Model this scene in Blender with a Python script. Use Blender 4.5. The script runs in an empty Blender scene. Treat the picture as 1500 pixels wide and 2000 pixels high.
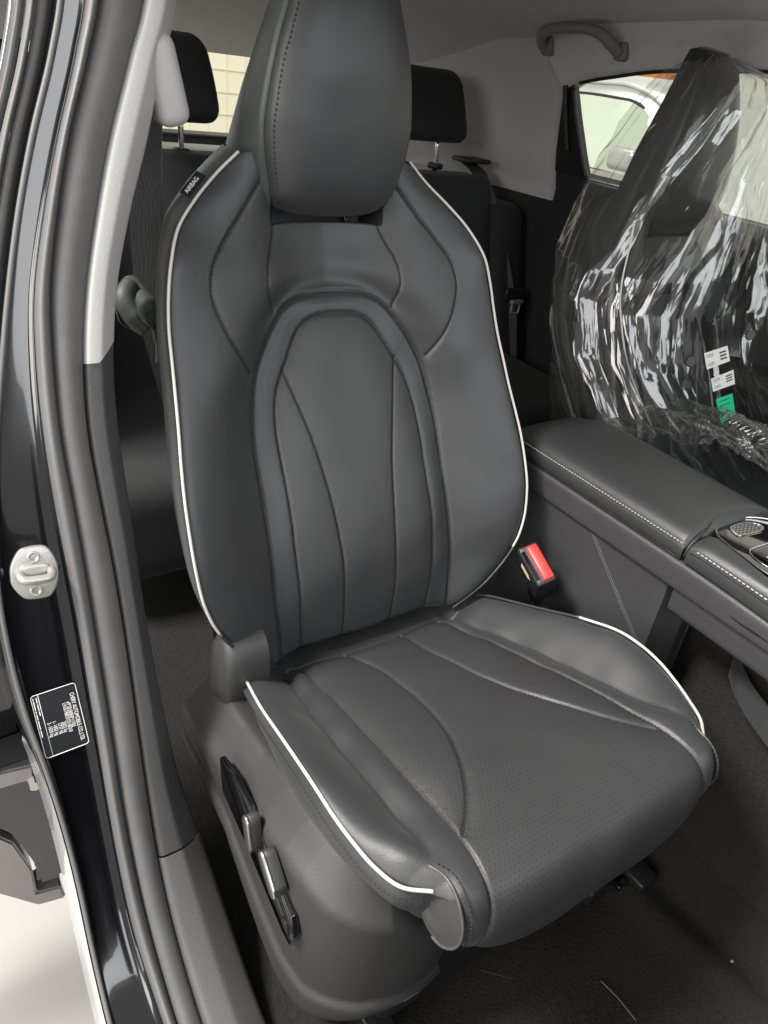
import bpy, bmesh, math, random
import numpy as np
from mathutils import Matrix, Vector

random.seed(4)
rng = np.random.default_rng(7)
sc = bpy.context.scene
COL = sc.collection

# ------------------------------------------------------------------ camera
cam_d = bpy.data.cameras.new("camera")
cam = bpy.data.objects.new("camera", cam_d)
COL.objects.link(cam)
CAM = np.array([-0.531, -0.195, 1.044])
RT = np.array([[0.83266928, 0.19750116, 0.517354],
               [-0.54061663, 0.49233038, 0.68216161],
               [0.11998138, 0.84770519, -0.51672079]])
m = Matrix.Identity(4)
for i in range(3):
    m[i][0], m[i][1], m[i][2], m[i][3] = RT[i][0], RT[i][1], -RT[i][2], CAM[i]
cam.matrix_world = m
cam_d.sensor_fit = 'VERTICAL'
cam_d.sensor_height = 36.0
cam_d.sensor_width = 27.0
cam_d.lens = 1441.0 / 2000.0 * 36.0
cam_d.clip_start = 0.02
cam_d.clip_end = 200.0
sc.camera = cam

# ------------------------------------------------------------------ world + lamps
world = bpy.data.worlds.new("World")
sc.world = world
world.use_nodes = True
bg = world.node_tree.nodes["Background"]
bg.inputs[0].default_value = (1.0, 0.985, 0.97, 1)
bg.inputs[1].default_value = 0.50


def area(name, loc, target, size, sy, power, col):
    d = bpy.data.lights.new(name, 'AREA')
    d.shape = 'RECTANGLE'
    d.size, d.size_y, d.energy, d.color = size, sy, power, col
    o = bpy.data.objects.new(name, d)
    COL.objects.link(o)
    o.location = loc
    v = Vector(target) - Vector(loc)
    o.rotation_euler = v.to_track_quat('-Z', 'Y').to_euler()
    return o


# the showroom: a high window front ahead of the car, a window to the left of the open door,
# a ceiling light panel beside the car and an added fill lamp to brighten the neighbouring car
area("showroom_front_windows", (0.6, -5.2, 3.6), (0.4, 0.6, 0.6), 7.0, 2.4, 220, (0.955, 0.975, 1.0))
area("showroom_left_window", (-4.4, -1.2, 2.2), (0.0, 0.40, 0.60), 3.6, 2.4, 180, (1.0, 0.97, 0.93))
area("showroom_ceiling_light", (-2.3, 1.05, 3.5), (-0.15, 0.25, 0.35), 1.1, 0.8, 330, (1.0, 0.96, 0.91))
area("far_fill_light", (1.75, 3.0, 3.4), (2.2, 2.7, 0.2), 1.6, 1.6, 50, (1.0, 0.97, 0.90))

sc.view_settings.view_transform = 'Standard'
sc.view_settings.look = 'None'
sc.view_settings.exposure = 0.18
sc.view_settings.gamma = 1.0
sc.view_settings.use_curve_mapping = False
sc.cycles.use_denoising = True
sc.cycles.max_bounces = 6
sc.cycles.transparent_max_bounces = 10
sc.cycles.sample_clamp_indirect = 6.0

# ------------------------------------------------------------------ materials
M = {}


def mat(name, col, rough=0.5, metal=0.0, spec=0.5, coat=0.0, bump=0.0, bscale=600.0, var=0.0, vscale=8.0,
        sheen=0.0, detail=3.0, stretch=None):
    m = bpy.data.materials.new(name)
    m.use_nodes = True
    nt = m.node_tree
    b = nt.nodes["Principled BSDF"]
    b.inputs["Base Color"].default_value = (*col, 1)
    b.inputs["Roughness"].default_value = rough
    b.inputs["Metallic"].default_value = metal
    b.inputs["Specular IOR Level"].default_value = spec
    b.inputs["Coat Weight"].default_value = coat
    b.inputs["Coat Roughness"].default_value = 0.03
    if sheen:
        b.inputs["Sheen Weight"].default_value = sheen
        b.inputs["Sheen Roughness"].default_value = 0.5
    tc = nt.nodes.new("ShaderNodeTexCoord")
    src = tc.outputs["Object"]
    if stretch:
        mp = nt.nodes.new("ShaderNodeMapping")
        mp.inputs["Scale"].default_value = stretch
        nt.links.new(src, mp.inputs[0])
        src = mp.outputs[0]
    if var:
        n = nt.nodes.new("ShaderNodeTexNoise")
        n.inputs["Scale"].default_value = vscale
        n.inputs["Detail"].default_value = 5
        nt.links.new(src, n.inputs["Vector"])
        r = nt.nodes.new("ShaderNodeValToRGB")
        r.color_ramp.elements[0].position = 0.3
        r.color_ramp.elements[1].position = 0.7
        r.color_ramp.elements[0].color = (*[c * (1 - var) for c in col], 1)
        r.color_ramp.elements[1].color = (*[min(1, c * (1 + var)) for c in col], 1)
        nt.links.new(n.outputs["Fac"], r.inputs[0])
        nt.links.new(r.outputs[0], b.inputs["Base Color"])
        mr = nt.nodes.new("ShaderNodeMapRange")
        mr.inputs["To Min"].default_value = rough * 0.88
        mr.inputs["To Max"].default_value = min(1, rough * 1.12)
        nt.links.new(n.outputs["Fac"], mr.inputs[0])
        nt.links.new(mr.outputs[0], b.inputs["Roughness"])
    if bump:
        n2 = nt.nodes.new("ShaderNodeTexNoise")
        n2.inputs["Scale"].default_value = bscale
        n2.inputs["Detail"].default_value = detail
        nt.links.new(src, n2.inputs["Vector"])
        bp = nt.nodes.new("ShaderNodeBump")
        bp.inputs["Strength"].default_value = bump
        bp.inputs["Distance"].default_value = 0.0006
        nt.links.new(n2.outputs["Fac"], bp.inputs["Height"])
        nt.links.new(bp.outputs[0], b.inputs["Normal"])
    M[name] = m
    return m


LEA = (0.0270, 0.0283, 0.0303)
mat("leather", LEA, 0.46, bump=0.4, bscale=900, var=0.08, vscale=9, sheen=0.04)
mat("leather_side", (0.048, 0.054, 0.052), 0.44, bump=0.3, bscale=900, var=0.05, vscale=5)
mat("leather_dark", (0.030, 0.031, 0.034), 0.42, bump=0.3, bscale=900)
mat("console_leather", (0.034, 0.036, 0.037), 0.42, bump=0.4, bscale=800, var=0.05)
mat("console_plastic", (0.040, 0.040, 0.043), 0.48, bump=0.9, bscale=700, var=0.05)
mat("seat_plastic", (0.030, 0.030, 0.031), 0.52, bump=0.5, bscale=650, var=0.05)
mat("black_plastic", (0.012, 0.012, 0.013), 0.42, bump=0.4, bscale=500)
mat("gloss_black", (0.004, 0.004, 0.005), 0.08, coat=1.0)
mat("car_paint", (0.003, 0.003, 0.004), 0.12, coat=1.0)
mat("rubber", (0.105, 0.103, 0.102), 0.42, bump=0.3, bscale=300, var=0.06)
mat("rubber_dark", (0.018, 0.018, 0.018), 0.5, bump=0.3, bscale=300)
mat("flock", (0.085, 0.083, 0.082), 0.62, bump=0.8, bscale=900, var=0.10, vscale=30, sheen=0.15)
mat("pillar_plastic", (0.040, 0.040, 0.041), 0.5, bump=0.8, bscale=700, var=0.05)
mat("sill_plastic", (0.075, 0.073, 0.073), 0.55, bump=1.0, bscale=700, var=0.05)
mat("trim_grey", (0.35, 0.345, 0.335), 0.5, bump=0.5, bscale=600, var=0.02)
mat("headliner", (0.60, 0.59, 0.575), 0.95, bump=0.6, bscale=900, var=0.06, vscale=40, sheen=0.1)
mat("handle_grey", (0.22, 0.218, 0.212), 0.6, bump=0.4, bscale=600)
mat("quarter_trim", (0.45, 0.45, 0.43), 0.7, bump=0.4, bscale=700)
mat("fabric_black", (0.009, 0.0095, 0.011), 0.8, bump=0.8, bscale=900, var=0.15, vscale=60, sheen=0.06)
mat("carpet", (0.0075, 0.0068, 0.0062), 0.95, bump=3.5, bscale=260, var=0.6, vscale=140)
mat("piping", (0.46, 0.45, 0.41), 0.5, bump=0.6, bscale=1500)
mat("piping_grey", (0.055, 0.056, 0.056), 0.35)
mat("thread_dark", (0.010, 0.010, 0.011), 0.7)
mat("thread_grey", (0.13, 0.13, 0.13), 0.6)
mat("thread_white", (0.34, 0.34, 0.325), 0.6)
mat("chrome", (0.78, 0.77, 0.74), 0.12, metal=1.0)
mat("satin_metal", (0.62, 0.60, 0.56), 0.28, metal=1.0)
mat("cast_metal", (0.40, 0.39, 0.365), 0.40, metal=0.6, bump=0.4, bscale=500, var=0.06, vscale=50)
mat("red_plastic", (0.78, 0.035, 0.03), 0.35)
mat("belt_grey", (0.030, 0.030, 0.031), 0.6, bump=1.2, bscale=400)
mat("belt", (0.010, 0.010, 0.011), 0.65, bump=1.2, bscale=500, stretch=(1, 1, 0.15))
mat("white_ink", (0.75, 0.75, 0.73), 0.6)
mat("gold_ink", (0.42, 0.33, 0.18), 0.5)
mat("label_black", (0.010, 0.012, 0.015), 0.35)
mat("label_white", (0.72, 0.72, 0.70), 0.5)
mat("label_green", (0.02, 0.55, 0.28), 0.5)
mat("ink_dark", (0.03, 0.03, 0.03), 0.6)
mat("tape_clear", (0.55, 0.54, 0.50), 0.4)
mat("guide_plastic", (0.022, 0.026, 0.025), 0.58, bump=0.4, bscale=600)
mat("slot_plastic", (0.045, 0.06, 0.085), 0.35)
mat("floor_tile", (0.37, 0.358, 0.346), 0.25, var=0.02, vscale=2)
mat("wall_cream", (0.77, 0.72, 0.585), 0.8)
mat("wall_white", (0.85, 0.83, 0.78), 0.8)
mat("blind", (0.80, 0.75, 0.61), 0.7)
mat("silver_paint", (0.55, 0.56, 0.55), 0.25, metal=0.3, coat=1.0)
mat("grey_paint", (0.22, 0.21, 0.205), 0.30, coat=0.6)
mat("tinted_glass", (0.50, 0.55, 0.47), 0.08, coat=1.0)
mat("orange_wood", (0.45, 0.16, 0.05), 0.5)
mat("crumb", (0.30, 0.28, 0.23), 0.8)
mat("shell_gloss", (0.012, 0.012, 0.013), 0.22, coat=0.5)
mat("grey_board", (0.30, 0.29, 0.275), 0.35, coat=0.4)


def perforated(name, col, rough, pu, pv, rad, hole=(0.01, 0.01, 0.01), bstr=0.3):
    m = mat(name, col, rough, bump=0.0)
    nt = m.node_tree
    b = nt.nodes["Principled BSDF"]
    N, L = nt.nodes.new, nt.links.new

    def math_(op, a, bb=None):
        n = N("ShaderNodeMath")
        n.operation = op
        for i, v in enumerate((a, bb)):
            if v is None:
                continue
            if isinstance(v, (int, float)):
                n.inputs[i].default_value = v
            else:
                L(v, n.inputs[i])
        return n.outputs[0]
    uv = N("ShaderNodeUVMap")
    uv.uv_map = "UVMap"
    sp = N("ShaderNodeSeparateXYZ")
    L(uv.outputs[0], sp.inputs[0])
    v = math_('DIVIDE', sp.outputs[1], pv)
    row = math_('FLOOR', v)
    off = math_('MULTIPLY', math_('MODULO', row, 2.0), 0.5)
    u = math_('ADD', math_('DIVIDE', sp.outputs[0], pu), off)
    fu = math_('MULTIPLY', math_('SUBTRACT', math_('FRACT', u), 0.5), pu)
    fv = math_('MULTIPLY', math_('SUBTRACT', math_('FRACT', v), 0.5), pv)
    d = math_('SQRT', math_('ADD', math_('MULTIPLY', fu, fu), math_('MULTIPLY', fv, fv)))
    mr = N("ShaderNodeMapRange")
    mr.inputs["From Min"].default_value = rad * 0.75
    mr.inputs["From Max"].default_value = rad * 1.2
    L(d, mr.inputs[0])
    mx = N("ShaderNodeMix")
    mx.data_type = 'RGBA'
    L(mr.outputs[0], mx.inputs["Factor"])
    mx.inputs["A"].default_value = (*hole, 1)
    mx.inputs["B"].default_value = (*col, 1)
    L(mx.outputs["Result"], b.inputs["Base Color"])
    ns = N("ShaderNodeTexNoise")
    ns.inputs["Scale"].default_value = 900
    tc = N("ShaderNodeTexCoord")
    L(tc.outputs["Object"], ns.inputs["Vector"])
    h = math_('ADD', math_('MULTIPLY', mr.outputs[0], 1.0), math_('MULTIPLY', ns.outputs["Fac"], 0.35))
    bp = N("ShaderNodeBump")
    bp.inputs["Strength"].default_value = bstr
    bp.inputs["Distance"].default_value = 0.0006
    L(h, bp.inputs["Height"])
    L(bp.outputs[0], b.inputs["Normal"])
    return m


perforated("leather_perf", (0.0285, 0.0295, 0.0312), 0.51, 0.0052, 0.0042, 0.00048, (0.010, 0.010, 0.010), 0.15)
perforated("leather_perf_cushion", (0.0280, 0.0288, 0.0304), 0.49, 0.0056, 0.0046, 0.00062, (0.006, 0.006, 0.006), 0.25)


def two_sided_ior(nt, node, ior):
    """thin sheets reflect alike from both sides"""
    g = nt.nodes.new("ShaderNodeNewGeometry")
    mr = nt.nodes.new("ShaderNodeMapRange")
    mr.inputs["To Min"].default_value = ior
    mr.inputs["To Max"].default_value = 1 / ior
    nt.links.new(g.outputs["Backfacing"], mr.inputs[0])
    nt.links.new(mr.outputs[0], node.inputs["IOR"])


def film_material():
    m = bpy.data.materials.new("clear_film")
    m.use_nodes = True
    nt = m.node_tree
    for n in list(nt.nodes):
        nt.nodes.remove(n)
    N, L = nt.nodes.new, nt.links.new
    out = N("ShaderNodeOutputMaterial")
    tc = N("ShaderNodeTexCoord")
    geo = N("ShaderNodeNewGeometry")
    # crumpled film: flat facets between sharp creases, two sizes, both drawn out along the folds
    warp = N("ShaderNodeTexNoise")
    warp.inputs["Scale"].default_value = 5.0
    warp.inputs["Detail"].default_value = 3
    L(tc.outputs["Object"], warp.inputs["Vector"])
    uvn = N("ShaderNodeUVMap")
    uvn.uv_map = "UVMap"
    wv = N("ShaderNodeVectorMath")
    wv.operation = 'MULTIPLY_ADD'
    L(warp.outputs["Color"], wv.inputs[0])
    wv.inputs[1].default_value = (.14, .12, 0)
    L(uvn.outputs[0], wv.inputs[2])
    acc = geo.outputs["Normal"]
    for scl, rot, amt in (((4.5, 1.6, 1), .05, .44), ((11, 3.0, 1), -.08, .36), ((30, 9, 1), .20, .26), ((44, 26, 1), .6, .18)):
        mp = N("ShaderNodeMapping")
        mp.inputs["Rotation"].default_value = (0, 0, rot)
        mp.inputs["Scale"].default_value = scl
        L(wv.outputs[0], mp.inputs[0])
        vo = N("ShaderNodeTexVoronoi")
        vo.voronoi_dimensions = '2D'
        vo.inputs["Scale"].default_value = 1.0
        L(mp.outputs[0], vo.inputs["Vector"])
        sb = N("ShaderNodeVectorMath")
        sb.operation = 'SUBTRACT'
        L(vo.outputs["Color"], sb.inputs[0])
        sb.inputs[1].default_value = (.5, .5, .5)
        ma = N("ShaderNodeVectorMath")
        ma.operation = 'MULTIPLY_ADD'
        L(sb.outputs[0], ma.inputs[0])
        ma.inputs[1].default_value = (amt, amt, amt * .6)
        L(acc, ma.inputs[2])
        acc = ma.outputs[0]
    bp = N("ShaderNodeVectorMath")
    bp.operation = 'NORMALIZE'
    L(acc, bp.inputs[0])
    gl = N("ShaderNodeBsdfGlossy")
    gl.inputs["Roughness"].default_value = 0.09
    L(bp.outputs[0], gl.inputs["Normal"])
    tr = N("ShaderNodeBsdfTransparent")
    tr.inputs[0].default_value = (0.93, 0.94, 0.93, 1)
    lw = N("ShaderNodeFresnel")
    two_sided_ior(nt, lw, 1.55)
    L(bp.outputs[0], lw.inputs["Normal"])
    mr = N("ShaderNodeMapRange")
    mr.inputs["To Min"].default_value = 0.10
    mr.inputs["To Max"].default_value = 0.95
    L(lw.outputs[0], mr.inputs[0])
    mx = N("ShaderNodeMixShader")
    L(mr.outputs[0], mx.inputs[0])
    L(tr.outputs[0], mx.inputs[1])
    L(gl.outputs[0], mx.inputs[2])
    df = N("ShaderNodeBsdfTranslucent")
    df.inputs[0].default_value = (0.8, 0.8, 0.78, 1)
    mx2 = N("ShaderNodeMixShader")
    mx2.inputs[0].default_value = 0.13
    L(mx.outputs[0], mx2.inputs[1])
    L(df.outputs[0], mx2.inputs[2])
    L(mx2.outputs[0], out.inputs[0])
    M["clear_film"] = m


film_material()


def glass_material(name, tint, refl):
    m = bpy.data.materials.new(name)
    m.use_nodes = True
    nt = m.node_tree
    for n in list(nt.nodes):
        nt.nodes.remove(n)
    N, L = nt.nodes.new, nt.links.new
    out = N("ShaderNodeOutputMaterial")
    gl = N("ShaderNodeBsdfGlossy")
    gl.inputs["Roughness"].default_value = 0.02
    tr = N("ShaderNodeBsdfTransparent")
    tr.inputs[0].default_value = (*tint, 1)
    fr = N("ShaderNodeFresnel")
    two_sided_ior(nt, fr, refl)
    mx = N("ShaderNodeMixShader")
    L(fr.outputs[0], mx.inputs[0])
    L(tr.outputs[0], mx.inputs[1])
    L(gl.outputs[0], mx.inputs[2])
    L(mx.outputs[0], out.inputs[0])
    M[name] = m


glass_material("window_glass", (0.86, 0.90, 0.84), 1.45)

# ------------------------------------------------------------------ mesh helpers


def obj(name, verts, faces, material, parent=None, smooth=True, uv=None, normals=None, sharp=None):
    me = bpy.data.meshes.new(name)
    me.from_pydata([tuple(map(float, v)) for v in verts], [], [tuple(map(int, f)) for f in faces])
    if material:
        me.materials.append(M[material] if isinstance(material, str) else material)
    if smooth:
        me.polygons.foreach_set("use_smooth", [True] * len(me.polygons))
        if sharp:
            me.set_sharp_from_angle(angle=math.radians(sharp))
    if uv is not None:
        l = me.uv_layers.new(name="UVMap")
        idx = np.zeros(len(me.loops), int)
        me.loops.foreach_get("vertex_index", idx)
        l.data.foreach_set("uv", np.asarray(uv)[idx].astype(np.float32).ravel())
    if normals is not None:
        me.normals_split_custom_set_from_vertices([tuple(map(float, n)) for n in normals])
    me.update()
    o = bpy.data.objects.new(name, me)
    COL.objects.link(o)
    if parent is not None:
        o.parent = parent
    return o


def from_bm(name, bm, material, parent=None, smooth=True, sharp=40):
    me = bpy.data.meshes.new(name)
    bm.normal_update()
    bm.to_mesh(me)
    bm.free()
    me.materials.append(M[material])
    if smooth:
        me.polygons.foreach_set("use_smooth", [True] * len(me.polygons))
        if sharp:
            me.set_sharp_from_angle(angle=math.radians(sharp))
    o = bpy.data.objects.new(name, me)
    COL.objects.link(o)
    if parent is not None:
        o.parent = parent
    return o


def tag(o, label=None, cat=None, group=None, kind=None):
    if label:
        o["label"] = label
    if cat:
        o["category"] = cat
    if group:
        o["group"] = group
    if kind:
        o["kind"] = kind
    return o


def thing(name, label, cat, group=None, kind=None):
    o = bpy.data.objects.new(name, None)
    o.empty_display_size = 0.05
    COL.objects.link(o)
    return tag(o, label, cat, group, kind)


def rbox(name, a, b, bev, material, parent=None, seg=3, rot=None, sharp=40, warp=None, cuts=0):
    """box from corner a to corner b with rounded edges; rot = (pivot, euler) ; warp = function on Vector"""
    bm = bmesh.new()
    bmesh.ops.create_cube(bm, size=1.0)
    a, b = Vector(a), Vector(b)
    c, s = (a + b) / 2, b - a
    for v in bm.verts:
        v.co = Vector((v.co.x * abs(s.x), v.co.y * abs(s.y), v.co.z * abs(s.z)))
    if bev:
        bmesh.ops.bevel(bm, geom=bm.edges[:], offset=bev, segments=seg, profile=0.5, affect='EDGES', clamp_overlap=True)
    if cuts:
        bmesh.ops.subdivide_edges(bm, edges=[e for e in bm.edges if e.calc_length() > max(bev * 2, .004)], cuts=cuts, use_grid_fill=True)
    for v in bm.verts:
        v.co += c
        if warp:
            v.co = warp(v.co)
    if rot:
        p, e = rot
        R = Matrix.Translation(Vector(p)) @ e.to_matrix().to_4x4() @ Matrix.Translation(-Vector(p))
        bmesh.ops.transform(bm, matrix=R, verts=bm.verts)
    return from_bm(name, bm, material, parent, sharp=sharp)


def spline(pts, n):
    """Catmull-Rom curve through pts, n samples evenly spaced along it"""
    p = np.array(pts, float)
    q = np.vstack([2 * p[0] - p[1], p, 2 * p[-1] - p[-2]])
    s = np.linspace(0, 1, 16, endpoint=False)[:, None]
    out = []
    for i in range(1, len(q) - 2):
        a, b, c, d = q[i - 1:i + 3]
        out.append(.5 * (2 * b + (c - a) * s + (2 * a - 5 * b + 4 * c - d) * s ** 2 + (3 * b - a - 3 * c + d) * s ** 3))
    out = np.vstack(out + [p[-1:]])
    L = np.r_[0, np.cumsum(np.linalg.norm(np.diff(out, axis=0), axis=1))]
    t = np.linspace(0, L[-1], n)
    return np.stack([np.interp(t, L, out[:, k]) for k in range(p.shape[1])], 1)


def frames(path):
    t = np.gradient(path, axis=0)
    t /= np.linalg.norm(t, axis=1)[:, None] + 1e-12
    n = np.zeros_like(t)
    ref = np.array([0, 0, 1.0]) if abs(t[0][2]) < .9 else np.array([0, 1.0, 0])
    v = ref - t[0] * (ref @ t[0])
    for i in range(len(t)):
        v = v - t[i] * (v @ t[i])
        v /= np.linalg.norm(v) + 1e-12
        n[i] = v
    return t, n, np.cross(t, n)


def tube(name, path, r, material, parent=None, seg=10, n=None, cap=True):
    P = spline(path, n) if n else np.asarray(path, float)
    t, a, b = frames(P)
    ang = np.linspace(0, 2 * np.pi, seg, endpoint=False)
    rr = np.full(len(P), r) if np.isscalar(r) else np.interp(np.linspace(0, 1, len(P)), np.linspace(0, 1, len(r)), r)
    V = (P[:, None, :] + rr[:, None, None] * (np.cos(ang)[None, :, None] * a[:, None, :] + np.sin(ang)[None, :, None] * b[:, None, :])).reshape(-1, 3)
    F = []
    for i in range(len(P) - 1):
        for j in range(seg):
            k = (j + 1) % seg
            F.append((i * seg + j, i * seg + k, (i + 1) * seg + k, (i + 1) * seg + j))
    if cap:
        F.append(tuple(range(seg))[::-1])
        F.append(tuple((len(P) - 1) * seg + j for j in range(seg)))
    return obj(name, V, F, material, parent)


def loft(name, rows, material, parent=None, closed=False, smooth=True, sharp=None, caps=False, uv=None):
    """rows: (n, m, 3) array of sections"""
    R = np.asarray(rows, float)
    n, mm = R.shape[:2]
    F = []
    for i in range(n - 1):
        for j in range(mm if closed else mm - 1):
            k = (j + 1) % mm
            F.append((i * mm + j, i * mm + k, (i + 1) * mm + k, (i + 1) * mm + j))
    if caps:
        F.append(tuple(range(mm))[::-1])
        F.append(tuple((n - 1) * mm + j for j in range(mm)))
    return obj(name, R.reshape(-1, 3), F, material, parent, smooth, sharp=sharp, uv=uv)


def grid_normals(G):
    du = np.gradient(G, axis=1)
    dv = np.gradient(G, axis=0)
    n = np.cross(du, dv)
    return n / (np.linalg.norm(n, axis=2)[..., None] + 1e-12)


def panelize(G, label_of_face, spec, parent, uv, flip=False):
    """split one grid surface into panels: spec[label] = (name, material, description or None)"""
    n, mm = G.shape[:2]
    N = grid_normals(G)
    if flip:
        N = -N
    idx = np.arange(n * mm).reshape(n, mm)
    quads = np.stack([idx[:-1, :-1], idx[:-1, 1:], idx[1:, 1:], idx[1:, :-1]], -1).reshape(-1, 4)
    if flip:
        quads = quads[:, ::-1]
    lab = label_of_face.reshape(-1)
    V, NN, U = G.reshape(-1, 3), N.reshape(-1, 3), uv.reshape(-1, 2)
    res = {}
    for k, (name, material, desc) in spec.items():
        q = quads[lab == k]
        if not len(q):
            continue
        used, inv = np.unique(q, return_inverse=True)
        o = obj(name, V[used], inv.reshape(-1, 4), material, parent, uv=U[used], normals=NN[used])
        if desc:
            o["label"] = desc
        res[k] = o
    return res


def ribbon(name, path, width_vec, th, material, parent=None, n=40):
    """flat strap with thickness: path centre line, width_vec = half-width vector(s)"""
    P = spline(path, n)
    W = np.asarray(width_vec, float)
    if W.ndim == 1:
        W = np.tile(W, (n, 1))
    else:
        W = spline(W, n)
    t, _, _ = frames(P)
    nn = np.cross(t, W)
    nn /= np.linalg.norm(nn, axis=1)[:, None]
    nn *= th / 2
    rows = np.stack([P - W + nn, P + W + nn, P + W - nn, P - W - nn], 1)
    return loft(name, rows, material, parent, closed=True, sharp=40, caps=True)


def stitches(name, path, n_mat, parent, pitch=0.0055, length=0.0036, width=0.0011, normal=None, lift=0.0004):
    """a row of thread stitches along a path (one mesh: too small to count)"""
    P = np.asarray(path, float)
    L = np.r_[0, np.cumsum(np.linalg.norm(np.diff(P, axis=0), axis=1))]
    k = max(2, int(L[-1] / pitch))
    V, F = [], []
    Nn = np.asarray(normal, float)
    for i in range(k):
        t0, t1 = i * pitch, i * pitch + length
        if t1 > L[-1]:
            break
        a = np.array([np.interp(t0, L, P[:, c]) for c in range(3)])
        b = np.array([np.interp(t1, L, P[:, c]) for c in range(3)])
        nn = Nn if Nn.ndim == 1 else np.array([np.interp(t0, L, Nn[:, c]) for c in range(3)])
        nn = nn / np.linalg.norm(nn)
        d = (b - a) / (np.linalg.norm(b - a) + 1e-9)
        w = np.cross(d, nn) * width / 2
        mid = (a + b) / 2 + nn * (lift + width * .5)
        o = len(V)
        V += [a - w, a + w, mid + w * .9 + d * 0, mid - w * .9, b + w, b - w]
        V[o] = a - w
        F += [(o, o + 1, o + 2, o + 3), (o + 3, o + 2, o + 4, o + 5)]
    ob = obj(name, V, F, n_mat, parent)
    ob["kind"] = "stuff"
    return ob


def seg_dist(X, Z, poly):
    """distance from every (X,Z) to a polyline"""
    D = np.full(X.shape, 1e9)
    P = np.asarray(poly, float)
    for (ax, az), (bx, bz) in zip(P[:-1], P[1:]):
        dx, dz = bx - ax, bz - az
        l2 = dx * dx + dz * dz + 1e-15
        t = np.clip(((X - ax) * dx + (Z - az) * dz) / l2, 0, 1)
        D = np.minimum(D, (X - ax - t * dx) ** 2 + (Z - az - t * dz) ** 2)
    return np.sqrt(D)


class TPS:
    """smoothed thin-plate surface through scattered points"""

    def __init__(s, pts, vals, lam=1e-5):
        s.p = np.asarray(pts, float)
        n = len(s.p)
        r = np.linalg.norm(s.p[:, None] - s.p[None], axis=2)
        K = s.k(r) + lam * np.eye(n)
        Q = np.c_[np.ones(n), s.p]
        A = np.block([[K, Q], [Q.T, np.zeros((3, 3))]])
        w = np.linalg.solve(A, np.r_[np.asarray(vals, float), 0, 0, 0])
        s.w, s.c = w[:n], w[n:]

    @staticmethod
    def k(r):
        return np.where(r > 0, r * r * np.log(r + 1e-12), 0)

    def __call__(s, X, Z):
        out = s.c[0] + s.c[1] * X + s.c[2] * Z
        for (a, b), w in zip(s.p, s.w):
            out = out + w * s.k(np.hypot(X - a, Z - b))
        return out


def blur(G, sr, sc_):
    """gaussian smoothing of a grid, with the borders carried on linearly"""
    for ax, s in ((0, sr), (1, sc_)):
        if s <= 0:
            continue
        r = int(3 * s)
        k = np.exp(-.5 * (np.arange(-r, r + 1) / s) ** 2)
        k /= k.sum()
        g = np.moveaxis(G, ax, 0)
        lo = 2 * g[:1] - g[r:0:-1]
        hi = 2 * g[-1:] - g[-2:-r - 2:-1]
        q = np.concatenate([lo, g, hi])
        out = sum(k[i] * q[i:i + len(g)] for i in range(2 * r + 1))
        G = np.moveaxis(out, 0, ax)
    return G


def ripple(X, Y, wl, seed, n=14):
    """smooth random relief with features of about the wavelength wl"""
    r = np.random.default_rng(seed)
    o = np.zeros_like(X)
    for _ in range(n):
        a = r.uniform(0, 2 * np.pi)
        k = 2 * np.pi / (wl * r.uniform(.7, 1.5))
        o += np.sin(k * (X * np.cos(a) + Y * np.sin(a)) + r.uniform(0, 6.28))
    return o / math.sqrt(n)


def sstep(a, b, x):
    t = np.clip((x - a) / (b - a), 0, 1)
    return t * t * (3 - 2 * t)


def text_obj(name, body, size, material, parent, origin, xdir, ydir, align='LEFT', extrude=0.0002, sx=1.0):
    cu = bpy.data.curves.new(name, 'FONT')
    cu.body = body
    cu.size = size
    cu.align_x = align
    cu.extrude = extrude
    o = bpy.data.objects.new(name, cu)
    COL.objects.link(o)
    bpy.context.view_layer.update()
    me = bpy.data.meshes.new_from_object(o)
    bpy.data.objects.remove(o)
    X, Y = Vector(xdir).normalized(), Vector(ydir).normalized()
    Z = X.cross(Y)
    T = Matrix(((X.x * sx, Y.x, Z.x, origin[0]), (X.y * sx, Y.y, Z.y, origin[1]), (X.z * sx, Y.z, Z.z, origin[2]), (0, 0, 0, 1)))
    me.transform(T)
    me.materials.clear()
    me.materials.append(M[material])
    o = bpy.data.objects.new(name, me)
    COL.objects.link(o)
    if parent is not None:
        o.parent = parent
    return o

# ================================================================== FRONT SEAT
seat = thing("car_seat", "black leather car seat with white piping and integrated headrest in the foreground", "car seat")

# seam lines of the backrest, half of a symmetric set: (x, z, y)
RING_OUT = [(.150, .262, .500), (.151, .316, .506), (.153, .371, .518), (.153, .422, .532), (.152, .468, .551), (.151, .511, .572),
            (.151, .552, .596), (.150, .594, .617), (.144, .633, .640), (.133, .674, .659), (.111, .712, .676), (.081, .747, .693),
            (.052, .760, .699), (.026, .763, .700), (0, .764, .700)]
RING_IN = [(.112, .262, .510), (.112, .299, .511), (.115, .363, .509), (.116, .415, .519), (.117, .460, .535), (.116, .500, .554),
           (.116, .540, .575), (.116, .577, .598), (.114, .614, .622), (.105, .650, .644), (.084, .686, .661), (.061, .720, .677),
           (.038, .734, .680), (.016, .738, .680), (0, .7385, .680)]
STRIP = [(.043, .262, .509), (.043, .297, .509), (.045, .375, .510), (.046, .436, .524), (.050, .491, .547), (.056, .539, .574),
         (.066, .589, .599), (.078, .633, .626), (.092, .676, .653)]
SHOULDER = [(.143, .678, .647), (.165, .714, .648), (.181, .746, .653), (.190, .779, .660), (.183, .809, .675), (.161, .837, .694),
            (.136, .863, .708), (.112, .890, .716), (.098, .905, .720)]
NECK = [(.095, .743, .681), (.103, .768, .682), (.104, .788, .686), (.100, .807, .694), (.090, .826, .712), (.083, .840, .728), (.080, .850, .735)]
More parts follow.
